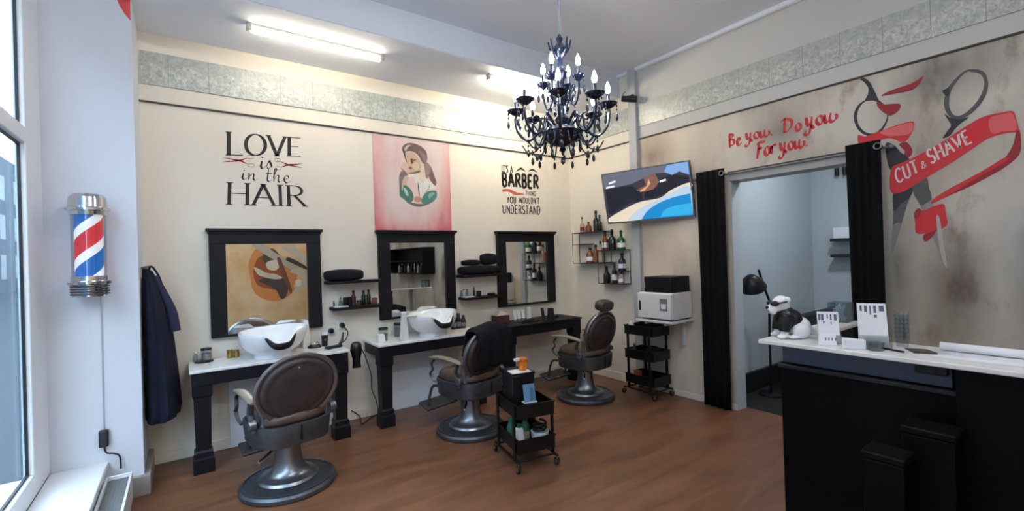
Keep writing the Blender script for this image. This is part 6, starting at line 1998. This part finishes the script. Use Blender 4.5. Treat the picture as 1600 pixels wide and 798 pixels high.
pp('cheek', [(-2.2121, 0.0, 2.4983), (-2.1612, 0.0, 2.5136), (-2.1403, 0.0, 2.4629), (-2.1751, 0.0, 2.4336), (-2.2082, 0.0, 2.4465)], (216, 190, 164), 15)
pp('hand', [(-2.3449, 0.0, 2.455), (-2.3107, 0.0, 2.5097), (-2.279, 0.0, 2.4765), (-2.2477, 0.0, 2.4222), (-2.2712, 0.0, 2.3788), (-2.3086, 0.0, 2.4016), (-2.3353, 0.0, 2.4148)], (214, 184, 172), 16)
pp('hand_line', [(-2.3452, 0.0, 2.4448), (-2.2975, 0.0, 2.4077), (-2.2712, 0.0, 2.3767), (-2.2823, 0.0, 2.3727), (-2.3141, 0.0, 2.4011)], (128, 96, 86), 17)
pp('chin_shade', [(-2.265, 0.0, 2.4), (-2.2094, 0.0, 2.4098), (-2.1413, 0.0, 2.4333), (-2.128, 0.0, 2.4218), (-2.1762, 0.0, 2.3989), (-2.2433, 0.0, 2.3893)], (120, 90, 66), 18)
pp('hair', [(-2.3249, 0.0, 2.6422), (-2.3053, 0.0, 2.6806), (-2.2497, 0.0, 2.7089), (-2.1775, 0.0, 2.7092), (-2.1103, 0.0, 2.6876), (-2.0601, 0.0, 2.6455), (-2.0469, 0.0, 2.5884), (-2.0533, 0.0, 2.5345), (-2.0818, 0.0, 2.5084), (-2.113, 0.0, 2.534), (-2.1366, 0.0, 2.5792), (-2.1804, 0.0, 2.6166), (-2.2302, 0.0, 2.6269), (-2.2801, 0.0, 2.6162), (-2.3028, 0.0, 2.5879), (-2.315, 0.0, 2.6124)], (112, 88, 82), 19)
pp('hair_lock', [(-2.1402, 0.0, 2.642), (-2.0782, -0.0, 2.617), (-2.0526, 0.0, 2.5559), (-2.0642, -0.0, 2.5175), (-2.0977, -0.0, 2.5461), (-2.1191, 0.0, 2.5915)], (134, 110, 104), 20)
pp('hair_shine', [(-2.301, 0.0, 2.6449), (-2.2615, 0.0, 2.6857), (-2.2283, 0.0, 2.6865), (-2.2623, 0.0, 2.6597), (-2.2854, 0.0, 2.6208)], (196, 184, 176), 21)
pp('hair_edge', [(-2.323, 0.0, 2.6373), (-2.2967, 0.0, 2.6093), (-2.2875, 0.0, 2.5533), (-2.2749, 0.0, 2.5028), (-2.2874, 0.0, 2.5223), (-2.3033, 0.0, 2.5724)], (70, 50, 44), 22)
pp('eye', [(-2.2362, 0.0, 2.5429), (-2.2182, 0.0, 2.552), (-2.2078, 0.0, 2.528), (-2.2178, 0.0, 2.4957), (-2.2331, 0.0, 2.5016)], (88, 64, 42), 23)
pp('brow', [(-2.2109, 0.0, 2.535), (-2.1826, 0.0, 2.5482), (-2.1716, 0.0, 2.542), (-2.2001, 0.0, 2.5256)], (130, 100, 78), 24)
pp('mouth', [(-2.2633, 0.0, 2.452), (-2.2354, 0.0, 2.4649), (-2.2191, 0.0, 2.4538), (-2.2396, 0.0, 2.4354)], (150, 96, 80), 25)
pp('hands_joined', [(-2.2067, 0.0, 2.1437), (-2.1725, 0.0, 2.1611), (-2.1335, 0.0, 2.1474), (-2.1265, 0.0, 2.1161), (-2.1633, 0.0, 2.0986), (-2.2023, 0.0, 2.1073)], (190, 140, 124), 26)

# ---- mural on the wall behind the camera, seen in the left mirror
t = thing('reflected_mural', 'orange and beige scissors painting on the wall facing the mirrors, seen in the left mirror', 'wall painting', (-2.7, YS, 1.2))
mm = noisy(mat('mural_sand', (214, 178, 134), 0.8), (212, 166, 112), (224, 196, 156), (2, 2, 2))
MB().box(-1.1, 1.4, 0.0005, 0.004, -1.19, 1.2).build('ground_coat', mm, t, smooth=0)


def mu(name, pts, c, lay, k=6):
    p = spline(pts, k, True)
    nxtc = nxt()
    q = [(x + 2.7, 0.0042 + lay * 0.0006 + nxtc, z - 1.2) for x, y, z in p]
    return MB().prism(q, (0, 0.0004, 0)).build(name, mat(name + '_mural', c, 0.8), t, smooth=0)


mu('rust_glow', [(-3.0914, -6.2, 1.5458), (-2.9711, -6.2, 1.8032), (-2.807, -6.2, 1.8798), (-2.4784, -6.2, 1.6608), (-2.2135, -6.2, 1.3808), (-2.2495, -6.2, 0.9728), (-2.5025, -6.2, 0.7473), (-2.8004, -6.2, 0.7709), (-3.0155, -6.2, 0.9573), (-3.0754, -6.2, 1.2858)], (206, 132, 72), 0)
mu('rust_core', [(-3.0032, -6.2, 1.4387), (-2.9061, -6.2, 1.6448), (-2.7191, -6.2, 1.64), (-2.5091, -6.2, 1.4196), (-2.4193, -6.2, 1.1189), (-2.5452, -6.2, 0.9652), (-2.7826, -6.2, 1.0073), (-2.9435, -6.2, 1.0831), (-3.0079, -6.2, 1.2564)], (152, 82, 44), 1)
mu('dark_patch', [(-2.9181, -6.2, 1.1733), (-2.682, -6.2, 1.2401), (-2.4424, -6.2, 1.1742), (-2.3723, -6.2, 1.035), (-2.4272, -6.2, 0.8223), (-2.526, -6.2, 0.776), (-2.6174, -6.2, 0.9699), (-2.804, -6.2, 1.0879)], (78, 66, 60), 2)
mu('dark_patch', [(-2.8351, -6.2, 1.6957), (-2.6668, -6.2, 1.825), (-2.5263, -6.2, 1.6888), (-2.4812, -6.2, 1.5531), (-2.6751, -6.2, 1.5058), (-2.8158, -6.2, 1.537)], (92, 74, 64), 2)
mu('ribbon_band', [(-3.0032, -6.2, 1.4387), (-2.9348, -6.2, 1.4229), (-2.7744, -6.2, 1.3241), (-2.609, -6.2, 1.2899), (-2.4904, -6.2, 1.2036), (-2.6357, -6.2, 1.1845), (-2.8466, -6.2, 1.2484), (-2.9378, -6.2, 1.3053)], (206, 196, 172), 3)
mu('ribbon_band', [(-2.7689, -6.2, 1.5354), (-2.6014, -6.2, 1.5835), (-2.5319, -6.2, 1.4742), (-2.6069, -6.2, 1.3699), (-2.7488, -6.2, 1.4024)], (212, 202, 180), 3)
mu('blade', [(-3.0369, -6.2, 1.9083), (-2.8297, -6.2, 1.9064), (-2.6211, -6.2, 1.7443), (-2.4064, -6.2, 1.6049), (-2.2113, -6.2, 1.4628), (-2.0114, -6.2, 1.3173), (-2.065, -6.2, 1.2368), (-2.3382, -6.2, 1.3858), (-2.578, -6.2, 1.5561), (-2.7883, -6.2, 1.6946)], (178, 168, 148), 3)
mu('blade', [(-2.4734, -6.2, 1.8492), (-2.2754, -6.2, 1.874), (-2.0039, -6.2, 1.594), (-1.9933, -6.2, 1.5105), (-2.2068, -6.2, 1.6269)], (190, 182, 164), 3)
mu('blade_shadow', [(-2.4072, -6.2, 1.5779), (-2.2113, -6.2, 1.4628), (-1.9849, -6.2, 1.3439), (-1.9834, -6.2, 1.3993), (-2.1839, -6.2, 1.5441), (-2.3565, -6.2, 1.6307)], (66, 56, 52), 4)
mu('pin', [(-2.5766, -6.2, 1.6096), (-2.5159, -6.2, 1.6214), (-2.4705, -6.2, 1.4989), (-2.3912, -6.2, 1.2526), (-2.3126, -6.2, 0.9497), (-2.3395, -6.2, 0.8701), (-2.42, -6.2, 1.0919), (-2.5112, -6.2, 1.3391)], (116, 76, 64), 5)
mu('spiral', [(-2.3397, -6.2, 1.3316), (-2.1875, -6.2, 1.4072), (-2.0371, -6.2, 1.3184), (-1.9917, -6.2, 1.0947), (-2.0725, -6.2, 0.9614), (-2.2252, -6.2, 0.9439), (-2.2723, -6.2, 1.0561), (-2.1459, -6.2, 1.076), (-2.1168, -6.2, 1.2118), (-2.2164, -6.2, 1.2715)], (200, 186, 158), 4)
mu('spiral_eye', [(-2.2326, -6.2, 1.1357), (-2.1563, -6.2, 1.1589), (-2.1205, -6.2, 1.0745), (-2.1734, -6.2, 0.9953), (-2.2352, -6.2, 1.0402)], (226, 216, 196), 5)
